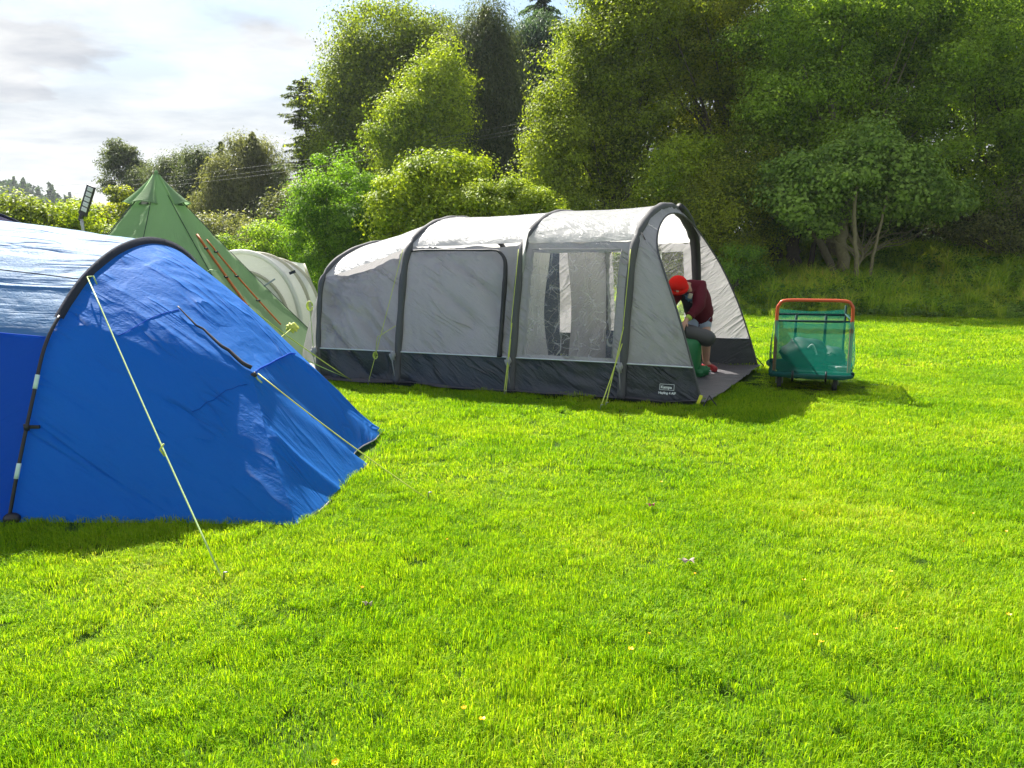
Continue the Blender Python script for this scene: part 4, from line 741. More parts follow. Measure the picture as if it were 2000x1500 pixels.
# zip along the canopy edge, door seam, reinforcement seams
def onP(a, b, off=.016):
    i = min(nt_ - 1, int(b * (nt_ - 1))); j = min(NH - 1, int(a * (NH - 1))); n = np.cross(P[min(i + 1, nt_ - 1), j] - P[i - 1, j], P[i, min(j + 1, NH - 1)] - P[i, j - 1]); n /= np.linalg.norm(n); return P[i, j] + n * (off + dsp[i, j])
def nearest(px, py):
    best = None
    for i in range(2, nt_ - 1, 1):
        for j in range(3, int(NH * .8), 1):
            x, y, z = P[i, j]; z2 = z - CH; cc, ss = math.cos(PIT), math.sin(PIT); d = y * cc - z2 * ss; q_ = (1000 + F * x / d - px) ** 2 + (750 - F * (y * ss + z2 * cc) / d - py) ** 2
            if best is None or q_ < best[0]: best = (q_, j / (NH - 1), i / (nt_ - 1))
    return best[1], best[2]
a_, b_ = nearest(345, 606); a2_, b2_ = nearest(488, 722); zpth = [onP(a_ + (a2_ - a_) * k / 14, b_ + (b2_ - b_) * k / 14, .02) for k in range(15)]
MB().tube(crv(zpth, 2), [.004 + .011 * k / 28 for k in range(29)], 7).build('door_zip_flap', M['zip'], bt)
MB().tube([K1 + np.array([-.03, -.03, -.03]), K1 + np.array([.02, -.015, 0])], .018, 7).build('pole_pocket', M['zip'], bt)
MB().tube(QC[48:85] + np.array([.012, 0, .004]), .007, 6).build('door_seam', M['b_deep'], bt)
for (p0_, p1_) in (((230, 660), (350, 605)), ((375, 810), (480, 750))):
    a_, b_ = nearest(*p0_); a2_, b2_ = nearest(*p1_); MB().tube([onP(a_ + (a2_ - a_) * k / 8, b_ + (b2_ - b_) * k / 8, .003) for k in range(9)], .0025, 4).build('fabric_seam', M['b_deep'], bt)
# guy lines of the blue tent
R1 = np.array(HC[int(5 * 12 * 1.0)]) + np.array([.05, -.05, 0]); gA = G(436, 1135)
rope(sagline(R1, gA, .02), .0050, 'rope_pale', bt); peg(gA, bt); m_ = R1 + (np.array(gA) - R1) * .64
MB().tube([m_ + np.array([0, 0, .03]), m_ + np.array([-.02, -.01, 0]), m_ + np.array([0, 0, -.04])], .006, 6).build('line_slider', M['rope'], bt)
MB().tube([R1, R1 + np.array([.05, -.02, .005]), R1 + np.array([.07, -.02, -.05])], .005, 5).build('rope_end', M['rope_pale'], bt)
gB = G(835, 975); rope(sagline(K1 + np.array([.03, -.01, 0]), gB, .02), .0042, 'rope', bt); peg(gB, bt); MB().tube([K1, K1 + np.array([.03, -.02, -.04]), K1 + np.array([.06, -.03, -.06])], .006, 5).build('rope_end', M['rope_pale'], bt)
gC = G(694, 748); R3 = HC[110] + np.array([.06, 0, .02]); rope(sagline(R3, gC, .03), .0055, 'rope', bt)
rope([R3, R3 + np.array([.05, 0, .03]), R3 + np.array([.11, 0, .02])], .005, 'rope_pale', bt)
gD = G(688, 742); rope(sagline(at(572, 690, 8.2), gD, .01), .005, 'rope_pale', bt)

# ================================================================ NAVY TENT BEHIND
nv = thing('dome_tent', 'dark navy tent just peeping over the blue roof at the left edge', 'tent', (-8.2, 9.8, 0))
c = at(-95, 422, 9.6); M['n_fab'] = fabric('navy_polyester', (.012, .012, .05), tr=.1, rough=.9, spec=.04)
hh = c.z + .10; a = np.linspace(0, math.pi, 40)[None]; t = np.linspace(0, 1, 30)[:, None]
Pn = np.stack([c.x + 1.7 * np.cos(a) * (.55 + .45 * np.sin(math.pi * t)) + 0 * t, 8.3 + 2.6 * t + 0 * a, np.sin(a) ** .8 * hh * (.35 + .65 * np.sin(math.pi * np.clip(t, .02, .98)) ** .5)], -1)
grid('flysheet', Pn, M['n_fab'], nv, None, None, folds(Pn[..., 0], Pn[..., 1], .4, 5, .02, 5)); MB().tube(Pn[15] + np.array([0, 0, .02]), .02, 6).build('pole_sleeve', M['b_sleeve'], nv)

# ================================================================ GREEN TIPI
M['g_fab'] = fabric('sage_green_canvas', (.24, .35, .20), tr=.45, rough=.8, bump=.006, trcol=(.34, .52, .28), spec=.1, crease=.7, crang=1.3)
M['g_dark'] = fabric('dark_green_lining', (.02, .05, .03), tr=.1, rough=.7)
tp = at(305, 337, 12.2); tip = thing('tipi_tent', 'tall green tipi tent with hooded peak and orange zips', 'tent', (tp.x, tp.y, 0))
NS = 8; RB = 2.42; th0 = R(-90 + 8); ang = np.linspace(0, 2 * math.pi, NS * 14 + 1)
rk = np.cos(math.pi / NS) / np.cos(((ang) % (2 * math.pi / NS)) - math.pi / NS); zl = np.linspace(0, 1, 70)[:, None]
rad = RB * (1 - zl) ** 1.08 + .015; rk2 = (rk[None] - .97) * 1.0 + 1; seam_ = ((ang % (2 * math.pi / NS)) / (2 * math.pi / NS))[None]
rad2 = rad * rk2 - .05 * np.sin(math.pi * seam_) * np.sin(math.pi * zl)
Pt = np.stack([tp.x + rad2 * np.cos(ang + th0)[None], tp.y + rad2 * np.sin(ang + th0)[None], tp.z * zl + 0 * ang[None]], -1)
uvt = np.stack([(ang[None] * rad), zl * 3 + 0 * ang[None]], -1)
grid('flysheet', Pt, M['g_fab'], tip, None, uvt, folds(uvt[..., 0], uvt[..., 1], 1.3, 5, .016, 8, 5))
def onT(a_, z_, off=.012):
    f = z_ / tp.z; s_ = ((a_ - th0) % (2 * math.pi / NS)) / (2 * math.pi / NS); k_ = math.cos(math.pi / NS) / math.cos(s_ * 2 * math.pi / NS - math.pi / NS); r_ = (RB * (1 - f) ** 1.08 + .015) * (k_ - .97 + 1) - .05 * math.sin(math.pi * s_) * math.sin(math.pi * f) + off
    return Vector((tp.x + r_ * math.cos(a_), tp.y + r_ * math.sin(a_), z_))
for k in range(NS): MB().tube([onT(th0 + 2 * math.pi * k / NS, z_, .008) for z_ in np.linspace(0.02, tp.z - .35, 16)], .006, 5).build('panel_seam', M['g_dark'], tip)
# hooded vents: three wings stretched out below the peak
for (aa, wdt, ex) in ((R(-100), .28, .10), (R(-8), .20, .13), (R(188), .20, .13)):
    rows = []
    for f in np.linspace(0, 1, 12):
        z_ = tp.z - .02 - .44 * f; row = []
        for s_ in np.linspace(-1, 1, 13):
            a2 = aa + s_ * wdt * 2.0 * (.55 + .45 * f); b_ = onT(a2, z_ - .03 * (s_ * s_) + .0, .02); out = ex * f ** 1.6 * (1 - s_ * s_) ** .7; b_ = b_ + Vector((math.cos(aa), math.sin(aa), .15)) * out; row.append(b_)
        rows.append(row)
    grid('vent_hood', np.array(rows), M['g_fab'], tip); rim = rows[-1]; MB().tube(rim, .009, 6).build('hood_rim', M['g_fab'], tip)
    ctr = onT(aa, tp.z - .50, .012); MB().add([onT(aa - wdt * .9, tp.z - .50, .015), onT(aa + wdt * .9, tp.z - .50, .015), onT(aa + wdt * .5, tp.z - .40, .015), onT(aa - wdt * .5, tp.z - .40, .015)], [(0, 1, 2, 3)]).build('vent_opening', M['g_dark'], tip)
MB().blob((tp.x, tp.y, tp.z - .01), (.03, .03, .05)).build('peak_cap', M['g_fab'], tip)
M['zor'] = fabric('orange_zip_tape', (.55, .16, .03), tr=.2, rough=.6)
def tapes(px0, px1, n=14, w=.028, nm='orange_zip'):
    # project the two photo ends on to the cone, then run a straight tape between them
    def hit(px, py):
        rr2 = Vector(ray(px, py)); lo = None
        for k in range(400):
            Yq = 8.6 + 8 * k / 400; p_ = Vector((rr2.x / rr2.y * Yq, Yq, CH + rr2.z / rr2.y * Yq))
            if p_.z <= .02 or p_.z >= tp.z: continue
            if math.hypot(p_.x - tp.x, p_.y - tp.y) <= RB * (1 - p_.z / tp.z) ** 1.08 + .03: return math.atan2(p_.y - tp.y, p_.x - tp.x), p_.z
        return None
    A_, B_ = hit(*px0), hit(*px1)
    if A_ is None or B_ is None: print('tape miss', px0, px1); return
    q = [onT(A_[0] + (B_[0] - A_[0]) * k / n, A_[1] + (B_[1] - A_[1]) * k / n, .02) for k in range(n + 1)]
    mb = MB(); mb.tube(q, w * .5, 6); mb.build(nm, M['zor'], tip)
    for k in range(2, n, 4): MB().tube([q[k] + Vector((-.03, -.02, 0)), q[k] + Vector((.03, -.02, 0))], .014, 5).build('zip_toggle', M['zip'], tip)
tapes((391, 458), (532, 655), w=.04); tapes((412, 468), (560, 634), w=.026)
yl = at(571, 640, 11.4); MB().blob(yl, (.09, .05, .07), fn=lambda p: 1 + .2 * math.sin(9 * p.x + 6 * p.z)).build('yellow_line_bundle', M['rope'], tip)
rope(sagline(yl, at(540, 664, 10.6)), .006, 'rope', tip)

# ================================================================ WHITE TENT
M['w_fab'] = fabric('off_white_canvas', (.74, .74, .72), tr=.32, rough=.55, bump=.006, trcol=(.82, .82, .78), dirt=.05)
M['w_cream'] = fabric('cream_sleeve', (.50, .48, .38), tr=.2, rough=.6, bump=.004)
wc = G(486, 645, .05); wt = thing('tunnel_tent', 'small off-white tunnel tent with cream hoops between the tipi and the grey tent', 'tent', wc)
ax = Vector((.45, .89, 0)).normalized(); ay = Vector((.985, .10, 0)).normalized()
wc = Vector((at(476, 560, 14.2).x, 14.2, 0)); zt = at(490, 494, 14.2).z
def whoop(u, hw, h, lean=0.0):
    a = np.linspace(0, math.pi, 49); x = np.cos(a) * hw; z = np.sin(a) ** .85 * h; base = wc + ax * u
    return np.stack([base.x + ay.x * x + lean * z, base.y + ay.y * x, z + .02], -1)
h_in = whoop(-.05, .86, zt * .78); h_out = whoop(0, 1.02, zt); h_mid = whoop(.30, 1.02, zt * .98, .03); h_end = whoop(.62, .96, zt * .92, .06)
def loft(a, b, n, mat, nm, parent, amp=.01, sd=1, bulge=0):
    t = np.linspace(0, 1, n)[:, None, None]; Q = a[None] * (1 - t) + b[None] * t; Q[..., 2] -= bulge * np.sin(math.pi * t[..., 0]); return grid(nm, Q, mat, parent, None, None, folds(Q[..., 0] + Q[..., 1], Q[..., 2], .6, 6, amp, sd))
loft(h_in, h_out, 8, M['w_fab'], 'front_brow', wt, .004); loft(h_out, h_mid, 24, M['w_fab'], 'roof_panel', wt, .02, 2, .03); loft(h_mid, h_end, 24, M['w_fab'], 'roof_panel', wt, .02, 3, .03)
ctr = np.tile(np.array(wc + Vector((0, 0, .02))), (49, 1)); ctr[:, 0] += np.cos(np.linspace(0, math.pi, 49)) * .0; loft(h_in, ctr, 30, fabric('pale_grey_door_panel', (.50, .53, .53), tr=.3, rough=.6, bump=.006, crease=1.5), 'front_panel', wt, .015, 7)
ce = np.tile(np.array(wc + ax * .75 + Vector((0, 0, .02))), (49, 1)); loft(h_end, ce, 20, M['w_fab'], 'end_panel', wt, .015, 8)
for h_, r_ in ((h_in, .03), (h_out, .045), (h_mid, .035), (h_end, .035)): MB().tube(h_ - np.array(ax) * .02, r_, 8).build('hoop_sleeve', M['w_cream'] if h_ is not h_out else M['w_fab'], wt)
# swept peak at the back right, with a small logo patch
pk = np.array(at(594, 515, 15.0)); fan = []
for s_ in np.linspace(0, 1, 14):
    a = h_mid[int(6 + 18 * s_)]; b = pk * (1 - s_) + h_end[24] * s_; fan.append([a * (1 - q_) + b * q_ for q_ in np.linspace(0, 1, 12)])
grid('swept_awning', np.array(fan), M['w_fab'], wt)
MB().tube([pk, h_end[10]], .02, 6).tube([pk, np.array(at(604, 560, 15.1)), np.array(at(607, 600, 15.2))], .02, 6).build('peak_edge', M['w_cream'], wt)
lp = np.array(at(571, 532, 14.25)); MB().box(lp, (.12, .02, .05), Matrix.Rotation(-.35, 3, 'Y'), .004).build('logo_patch', M['b_sleeve'], wt)
sm = [np.array(at(x, y, 13.98)) for x, y in ((498, 560), (508, 564), (537, 545))]; MB().tube(sm, .016, 5).build('door_seam', plain('grey_seam', (.25, .3, .33), .6), wt)

# ================================================================ SOLAR LAMPS
M['cell'] = plain('led_cell', (.62, .64, .64), .25, spec=.8, scale=30)
def solar(px, py, Yd, s, name, label, ntop=5):
    c = at(px, py, Yd); th = thing(name, label, 'lamp', (c.x - .06 * s, Yd, 0), None); rot = Matrix.Rotation(R(22), 3, 'Y') @ Matrix.Rotation(R(-18), 3, 'Z')
    MB().box(c, (.20 * s, .05 * s, .62 * s), rot, .012 * s).build('housing', M['black'], th)
    for k in range(ntop):
        l = rot @ Vector((.022 * s, -.03 * s, (.24 - .105 * k) * s)); mb = MB().box(c + l, (.13 * s, .016 * s, .085 * s), rot, .006 * s); led = mb.build('led_panel', M['cell'], th)
        d = MB()
        for i_ in range(3):
            for j_ in range(2): d.blob(c + l + rot @ Vector(((-.04 + .04 * i_) * s, -.01 * s, (-.02 + .04 * j_) * s)), (.010 * s, .006 * s, .010 * s), rot, 8, 6)
        d.build('led', M['white_ink'], led)
    b0 = c + rot @ Vector((0, 0, -.30 * s)); foot = Vector((b0.x + .02, Yd, gz(b0.x, Yd) - .1))
    MB().box(b0 + rot @ Vector((-.02 * s, 0, -.05 * s)), (.07 * s, .06 * s, .16 * s), rot, .01 * s).build('bracket', M['black'], th)
    MB().tube([b0 - Vector((.04 * s, 0, .08 * s)), b0 + Vector((-.02, 0, -.25 * s)), foot], .032 * s, 9).build('pole', M['metal'], th); return th
solar(170, 392, 15, .95, 'solar_lamp', 'black solar lamp head with five white light panels on a pole left of the tipi')
solar(566, 473, 27, .75, 'solar_lamp', 'small black solar lamp against the green bush above the white tent')

# ================================================================ POWER LINES
for i, (d0, lab) in enumerate([((1040, 228), 'uppermost overhead wire crossing in front of the drooping spruce'), ((1045, 239), 'middle overhead wire crossing in front of the drooping spruce'), ((1042, 245), 'lowest overhead wire crossing in front of the drooping spruce')]):
    a = at(d0[0] + 500, d0[1] - 90, 30); b = at(-60, 372 + i * 9, 52); q = sagline(a, b, .9, 30)
    w = MB().tube(q, .0065, 5).build('overhead_wire', plain('aluminium_wire', (.16, .16, .16), .7), None); tag(w, lab, 'wire', 'overhead wires')

# ================================================================ HANDCART
M['net'] = fabric('teal_netting', (.012, .13, .10), tr=.35, rough=.9, spec=.02, bump=.006, trcol=(.012, .19, .14), alpha=.36, dirt=.15)
M['net_thick'] = fabric('folded_teal_netting', (.010, .09, .085), tr=.2, rough=.75, spec=.2, bump=.02, trcol=(.02, .2, .16), alpha=.15, dirt=.2)
M['tealbar'] = plain('teal_frame_paint', (.010, .045, .042), .8, spec=.15)
cn = (G(1531, 762) + G(1631, 764)) / 2; cd = Vector((.33, .944, 0)).normalized(); cs_ = Vector((.975, -.22, 0)).normalized()
cart = thing('handcart', 'teal netted handcart with an orange push handle on the grass', 'handcart', cn)
CW = .405; LN = 1.05; fr0 = cn - cd * .05
def cpt(s, d, z): return fr0 + cs_ * s + cd * d + Vector((0, 0, z))
MB().box(cpt(0, LN / 2, .215), (CW * 2.02, LN + .04, .035), Matrix.Rotation(math.atan2(cs_.y, cs_.x), 3, 'Z'), .01).build('platform', M['tealbar'], cart)
hp = crv([cpt(-CW, 0, .16), cpt(-CW, 0, .6), cpt(-CW, -.01, .92), cpt(-CW + .02, -.015, 1.00), cpt(-CW + .09, -.02, 1.045), cpt(0, -.02, 1.05), cpt(CW - .09, -.02, 1.045), cpt(CW - .02, -.015, 1.00), cpt(CW, -.01, .92), cpt(CW, 0, .6), cpt(CW, 0, .16)], 6)
MB().tube(hp, .019, 10).build('push_handle', M['orange'], cart)
fm = MB()
for s in (-CW, CW):
    fm.tube([cpt(s, .04, .2), cpt(s, .04, .83)], .014, 7).tube([cpt(s, LN, .2), cpt(s, LN, .93)], .014, 7).tube([cpt(s, .04, .82), cpt(s, LN, .82)], .010, 7)
for d in (.02, LN): fm.tube([cpt(-CW, d, .81), cpt(CW, d, .81)], .014, 7)
for s in (-.18, .17): fm.tube([cpt(s, LN * .85, .2), cpt(s, LN * .85, .81)], .017, 7)
fm.build('frame', M['tealbar'], cart)
def netside(p0, p1, z0, z1, bow, sd, nm='netting', nrm=None, mat='net'):
    s = np.linspace(0, 1, 36)[:, None]; tt = np.linspace(0, 1, 30)[None]; p0 = np.array(p0); p1 = np.array(p1); d_ = (p1 - p0); nn = np.array([d_[1], -d_[0], 0]); nn /= np.linalg.norm(nn)
    Q = p0[None, None] + d_[None, None] * s[..., None]; Q = np.repeat(Q, 30, 1); zz = z0 + (z1 - z0) * tt - .03 * np.sin(math.pi * s) * (tt > .8) * (tt - .8) * 5; Q[..., 2] = zz
    b_ = bow * np.sin(math.pi * np.clip(1 - tt, 0, 1) ** 1.3 * .95) * (.5 + .5 * np.sin(math.pi * s)) ; Q = Q + nn * b_[..., None]
    return grid(nm, Q, M[mat], cart, None, None, folds(s + 0 * tt, tt + 0 * s, 1.3, 5, .02, sd, 3))
netside(cpt(-CW - .02, -.045, 0), cpt(CW + .02, -.045, 0), .165, .82, .03, 1); netside(cpt(CW + .02, 0, 0), cpt(CW + .02, LN, 0), .14, .84, .06, 2); netside(cpt(-CW - .02, LN, 0), cpt(-CW - .02, 0, 0), .12, .84, .04, 3); netside(cpt(CW, LN, 0), cpt(-CW, LN, 0), .2, .88, .02, 4)
# bunched net roll at the bottom, tucked round the tray
for z_, rr2, sd in ((.20, .030, 3),):
    loop = [cpt(-CW - .02, -.04, z_), cpt(-.2, -.055, z_ - .01), cpt(.15, -.05, z_ - .02), cpt(CW + .02, -.04, z_ - .01), cpt(CW + .03, LN * .5, z_), cpt(CW + .01, LN + .01, z_), cpt(-CW - .01, LN + .01, z_), cpt(-CW - .03, LN * .5, z_), cpt(-CW - .02, -.04, z_)]
    q = crv(loop, 8); MB().tube(q, [rr2 * (.75 + .6 * float(vnoise(k * .4, 0, sd))) for k in range(len(q))], 8).build('bunched_netting', M['net_thick'], cart)
ties = MB()
for s in (-.2, .16): ties.tube([cpt(s, -.1, .25), cpt(s, -.13, .2), cpt(s, -.08, .13)], .012, 6)
ties.build('cord_tie', M['black'], cart)
for s in (-.34, .27):
    for d in (.10, LN - .12):
        wp = cpt(s, d, .088); wz = Matrix.Rotation(math.atan2(cs_.y, cs_.x), 3, 'Z'); wl = MB()
        ring = [(-.024, .055), (-.026, .078), (-.018, .086), (.018, .086), (.026, .078), (.024, .055)]; V = []; Fq = []
        for k in range(24):
            a = 2 * math.pi * k / 24
            for (x_, r_) in ring: V.append(wp + cs_ * x_ + cd * (r_ * math.cos(a)) + Vector((0, 0, r_ * math.sin(a))))
        for k in range(24):
            for j in range(6): Fq.append((k * 6 + j, k * 6 + (j + 1) % 6, ((k + 1) % 24) * 6 + (j + 1) % 6, ((k + 1) % 24) * 6 + j))
        wh = wl.add(V, Fq).build('wheel', M['rubber'], cart)
        MB().tube([wp - cs_ * .02, wp + cs_ * .02], .056, 20).build('hub', M['metal'], wh)
        MB().box(wp + cs_ * .036 + Vector((0, 0, .045)), (.006, .05, .12), wz, .001).box(wp - cs_ * .036 + Vector((0, 0, .045)), (.006, .05, .12), wz, .001).box(wp + Vector((0, 0, .105)), (.08, .06, .008), wz, .001).build('fork', M['metal'], cart)
# load in the cart
M['bagg'] = fabric('dark_green_bag', (.010, .055, .05), tr=0, rough=.7, bump=.02)
M['bagd'] = fabric('charcoal_stuff_bag', (.06, .058, .055), tr=0, rough=.55, bump=.006)
lump_fn = lambda p: 1 + .07 * math.sin(5 * p.x + 4 * p.z) + .05 * math.sin(9 * p.y + 7 * p.x) + .03 * math.sin(17 * p.z + 11 * p.x)
b1 = thing('stuff_bag', 'big round dark bag lying in the netted handcart', 'bag', cpt(-.08, .45, .225)); MB().blob(cpt(-.06, .45, .40), (.27, .25, .175), None, 32, 22, lump_fn).build('sack', M['bagg'], b1)
MB().tube(crv([cpt(-.05, .24, .46), cpt(.0, .20, .52), cpt(.04, .22, .46), cpt(.06, .21, .40)], 4), .012, 6).build('strap', M['white_ink'], b1)
b2 = thing('stuff_bag', 'smaller round bag at the right of the big bag inside the handcart', 'bag', cpt(.26, .45, .225)); MB().blob(cpt(.24, .42, .355), (.15, .2, .13), None, 28, 18, lump_fn).build('sack', M['bagg'], b2)
MB().tube([cpt(.17, .23, .40), cpt(.22, .21, .43), cpt(.27, .23, .40)], .010, 6).build('handle', M['black'], b2)
b3 = thing('box', 'flat pale box lying at the bottom right of the handcart', 'box', cpt(.33, .2, .225)); MB().box(cpt(.31, .22, .25), (.16, .2, .045), Matrix.Rotation(.1, 3, 'Z'), .006).build('carton', M['sheet_pale'], b3); MB().box(cpt(.31, .22, .274), (.165, .205, .012), Matrix.Rotation(.1, 3, 'Z'), .003).build('lid', M['white_ink'], b3)

# ================================================================ BAGS IN THE PORCH
M['green'] = fabric('bright_green_bag', (.012, .16, .045), tr=0, rough=.5, bump=.012)
bb = G(1350, 741); gb = thing('duffel_bag', 'tall upright green duffel bag in the tent doorway by the person', 'bag', bb)
bx0 = bb.x - .05; by0 = bb.y + .1; Vv = []; Fq = []; nn = 36; rings = [(0, .16), (.015, .19), (.08, .20), (.18, .195), (.30, .205), (.40, .20), (.46, .17), (.475, .10), (.48, .0)]
for z_, r_ in rings:
    for k in range(nn):
        a = 2 * math.pi * k / nn; w_ = 1 + .04 * math.sin(5 * a + z_ * 12) + .025 * math.sin(11 * a - z_ * 20); Vv.append((bx0 + r_ * w_ * math.cos(a) * .9, by0 + r_ * w_ * math.sin(a) * .8, z_ + .045))
for j in range(len(rings) - 1):
    for k in range(nn): Fq.append((j * nn + k, j * nn + (k + 1) % nn, (j + 1) * nn + (k + 1) % nn, (j + 1) * nn + k))
MB().add(Vv, Fq).build('bag_body', M['green'], gb)
rl = thing('rolled_mat', 'charcoal rolled bag the person leans on, lying across the green duffel', 'rolled bag', (bx0, by0, .52)); ra = Vector((.93, -.15, -.30)).normalized(); rc = Vector((bx0 + .085, by0 - .02, .565)); q = [rc + ra * s for s in np.linspace(-.26, .26, 16)]
MB().tube(q, [.06, .09, .10, .104, .102, .100, .104, .106, .104, .103, .105, .108, .107, .104, .09, .06], 20).build('roll', M['bagd'], rl)
MB().tube([rc + ra * -.14 + (Vector((0, math.cos(a), math.sin(a)))) * .106 for a in np.linspace(0, 6.28, 20)], .006, 5).build('strap', M['black'], rl)
sg = G(1362, 741); sgo = thing('stuff_sack', 'small crumpled green sack on the floor beside the red shoe', 'sack', sg + Vector((.0, .05, 0))); MB().blob(sg + Vector((.03, .03, .085)), (.13, .09, .065), Matrix.Rotation(-.4, 3, 'Y'), 28, 18, lambda p: 1 + .22 * math.sin(6 * p.x + 5 * p.y) + .12 * math.sin(13 * p.z + 9 * p.x)).build('sack_body', M['green'], sgo)
MB().tube([sg + Vector((.10, .0, .13)), sg + Vector((.16, -.02, .11)), sg + Vector((.15, -.02, .07))], .009, 6).build('drawcord', M['white_ink'], sgo)

# ================================================================ PERSON
def skin(name, verts, edges, rad, mat, parent, sub=2, root=0, fn=None):
    me = bpy.data.meshes.new(name + '_src'); me.from_pydata([tuple(v) for v in verts], edges, []); ob = bpy.data.objects.new(name + '_src', me); COL.objects.link(ob)
    ob.modifiers.new('s', 'SKIN')
    for i, r_ in enumerate(rad): sv = me.skin_vertices[0].data[i]; sv.radius = (r_, r_) if not isinstance(r_, tuple) else r_; sv.use_root = (i == root)
    sb = ob.modifiers.new('d', 'SUBSURF'); sb.levels = sub; sb.render_levels = sub
    bpy.context.view_layer.update(); m2 = bpy.data.meshes.new_from_object(ob.evaluated_get(bpy.context.evaluated_depsgraph_get()))
    n = np.zeros(len(m2.vertices) * 3); m2.vertices.foreach_get('co', n); n = n.reshape(-1, 3); fcs = [tuple(p_.vertices) for p_ in m2.polygons]; bpy.data.objects.remove(ob); bpy.data.meshes.remove(m2)
    if fn is not None: n = fn(n)
    return meshobj(name, n, fcs, mat, parent)
PY = 10.05
def q3(px, py, dy=0.0): return at(px, py, PY + dy)
pe = thing('person', 'person in red beanie, maroon hoodie and grey shorts bending over bags in the tent porch', 'person', (q3(1375, 700).x, PY + .1, .03))
pel = q3(1366, 618, .16); sp1 = q3(1362, 596, .08); sp2 = q3(1356, 574, -.02); ch_ = q3(1348, 562, -.10); nk = q3(1336, 558, -.22); hd = q3(1324, 561, -.32)
shL = q3(1366, 562, -.10); elL = q3(1366, 598, -.30); wrL = q3(1340, 626, -.40); shR = q3(1322, 566, -.10); elR = q3(1306, 602, -.26); wrR = q3(1322, 636, -.38)
hpL = q3(1374, 628, .14); knL = q3(1379, 664, -.02); anL = q3(1379, 708, .10); toL = q3(1397, 722, -.08)
hpR = q3(1352, 628, .10); knR = q3(1340, 670, -.06); anR = q3(1334, 712, .05); toR = q3(1328, 726, -.12)
cfL = knL + (anL - knL) * .35; cfR = knR + (anR - knR) * .35
V = [pel, sp1, sp2, ch_, nk, hd, hd + Vector((-.015, -.07, -.07)), shL, elL, wrL, shR, elR, wrR, hpL, knL, anL, toL, hpR, knR, anR, toR, cfL, cfR]
Rd = [.13, .125, .135, .12, .058, .090, .052, .065, .045, .028, .065, .045, .028, .100, .066, .044, .018, .100, .066, .044, .018, .064, .064]
Ed = [(0, 1), (1, 2), (2, 3), (3, 4), (4, 5), (5, 6), (3, 7), (7, 8), (8, 9), (3, 10), (10, 11), (11, 12), (0, 13), (13, 14), (14, 21), (21, 15), (15, 16), (0, 17), (17, 18), (18, 22), (22, 19), (19, 20)]
def addhand(w, tgt, sd):
    f = (Vector(tgt) - w).normalized(); s_ = f.cross(Vector((0, 0, 1))); s_ = s_.normalized() if s_.length > .1 else Vector((1, 0, 0)); up_ = s_.cross(f); b = len(V); V.append(w + f * .055); Rd.append(.028); Ed.append((9 if sd == 0 else 12, b))
    for k, (off, ln) in enumerate(((-.030, .062), (-.010, .072), (.010, .068), (.028, .052))):
        a = w + f * .085 + s_ * off; i0 = len(V); V.extend([a, a + f * ln * .5 - up_ * .008, a + f * ln * .85 - up_ * .028]); Rd.extend([.0105, .0095, .0075]); Ed.extend([(b, i0), (i0, i0 + 1), (i0 + 1, i0 + 2)])
    sg_ = -1 if sd == 0 else 1; a = w + f * .04 + s_ * .032 * sg_ - up_ * .012; i0 = len(V); V.extend([a, a + f * .035 + s_ * .018 * sg_ - up_ * .012]); Rd.extend([.012, .009]); Ed.extend([(b, i0), (i0, i0 + 1)])
addhand(wrL, q3(1330, 643, -.46), 0); addhand(wrR, q3(1334, 648, -.40), 1)
for p_, r_ in ((hd + Vector((-.03, -.115, -.045)), .012), (hd + Vector((.078, -.01, -.04)), .014), (hd + Vector((-.085, .0, -.04)), .014)): V.append(p_); Rd.append(r_); Ed.append((5, len(V) - 1))
skin('body', V, Ed, Rd, M['skin'], pe)
ey = MB(); [ey.blob(hd + Vector((-.025 + s, -.088, -.04)), (.012, .008, .008), None, 10, 8) for s in (-.032, .032)]; ey.build('eyes', M['black'], pe)
M['maroon'] = fabric('maroon_hoodie', (.105, .010, .020), tr=0, rough=.85, spec=.2, bump=.006)
M['shorts'] = fabric('grey_blue_shorts', (.34, .38, .46), tr=0, rough=.9, spec=.2, bump=.006)
M['redwool'] = fabric('red_knit', (.68, .016, .010), tr=0, rough=.95, spec=.1, bump=.010, aniso=(8, 1), fine=5)
M['tee'] = fabric('dark_tee', (.04, .045, .055), tr=0, rough=.9, spec=.2)
def crumple(a, f=14): return lambda n: n + a * np.stack([vnoise(n[:, 1] * f, n[:, 2] * f, 1) - .5, vnoise(n[:, 0] * f, n[:, 2] * f, 2) - .5, vnoise(n[:, 0] * f, n[:, 1] * f, 3) - .5], -1)
hemp = q3(1370, 618, .17)
HV = [sp1, sp2, ch_, nk + Vector((.03, .05, -.01)), shL, elL, wrL + (elL - wrL) * .30, shR, elR, wrR + (elR - wrR) * .30, hemp, shL + (elL - shL) * .5, shR + (elR - shR) * .5]
skin('hoodie', HV, [(0, 1), (1, 2), (2, 3), (2, 4), (4, 11), (11, 5), (5, 6), (2, 7), (7, 12), (12, 8), (8, 9), (0, 10)], [.195, .20, .170, .085, .115, .082, .056, .108, .078, .056, .19, .098, .094], M['maroon'], pe, fn=crumple(.03, 9))
MB().tube([hemp + Vector((-.02, .0, -.03)), hemp + Vector((.01, .01, -.10))], [.168, .150], 18).build('hoodie_hem', M['maroon'], pe)
SVx = [pel + Vector((0, 0, -.02)), hpL, hpL + (knL - hpL) * .62, hpR, hpR + (knR - hpR) * .62]
skin('shorts', SVx, [(0, 1), (1, 2), (0, 3), (3, 4)], [.118, .112, .104, .11, .10], M['shorts'], pe, fn=crumple(.012, 12))
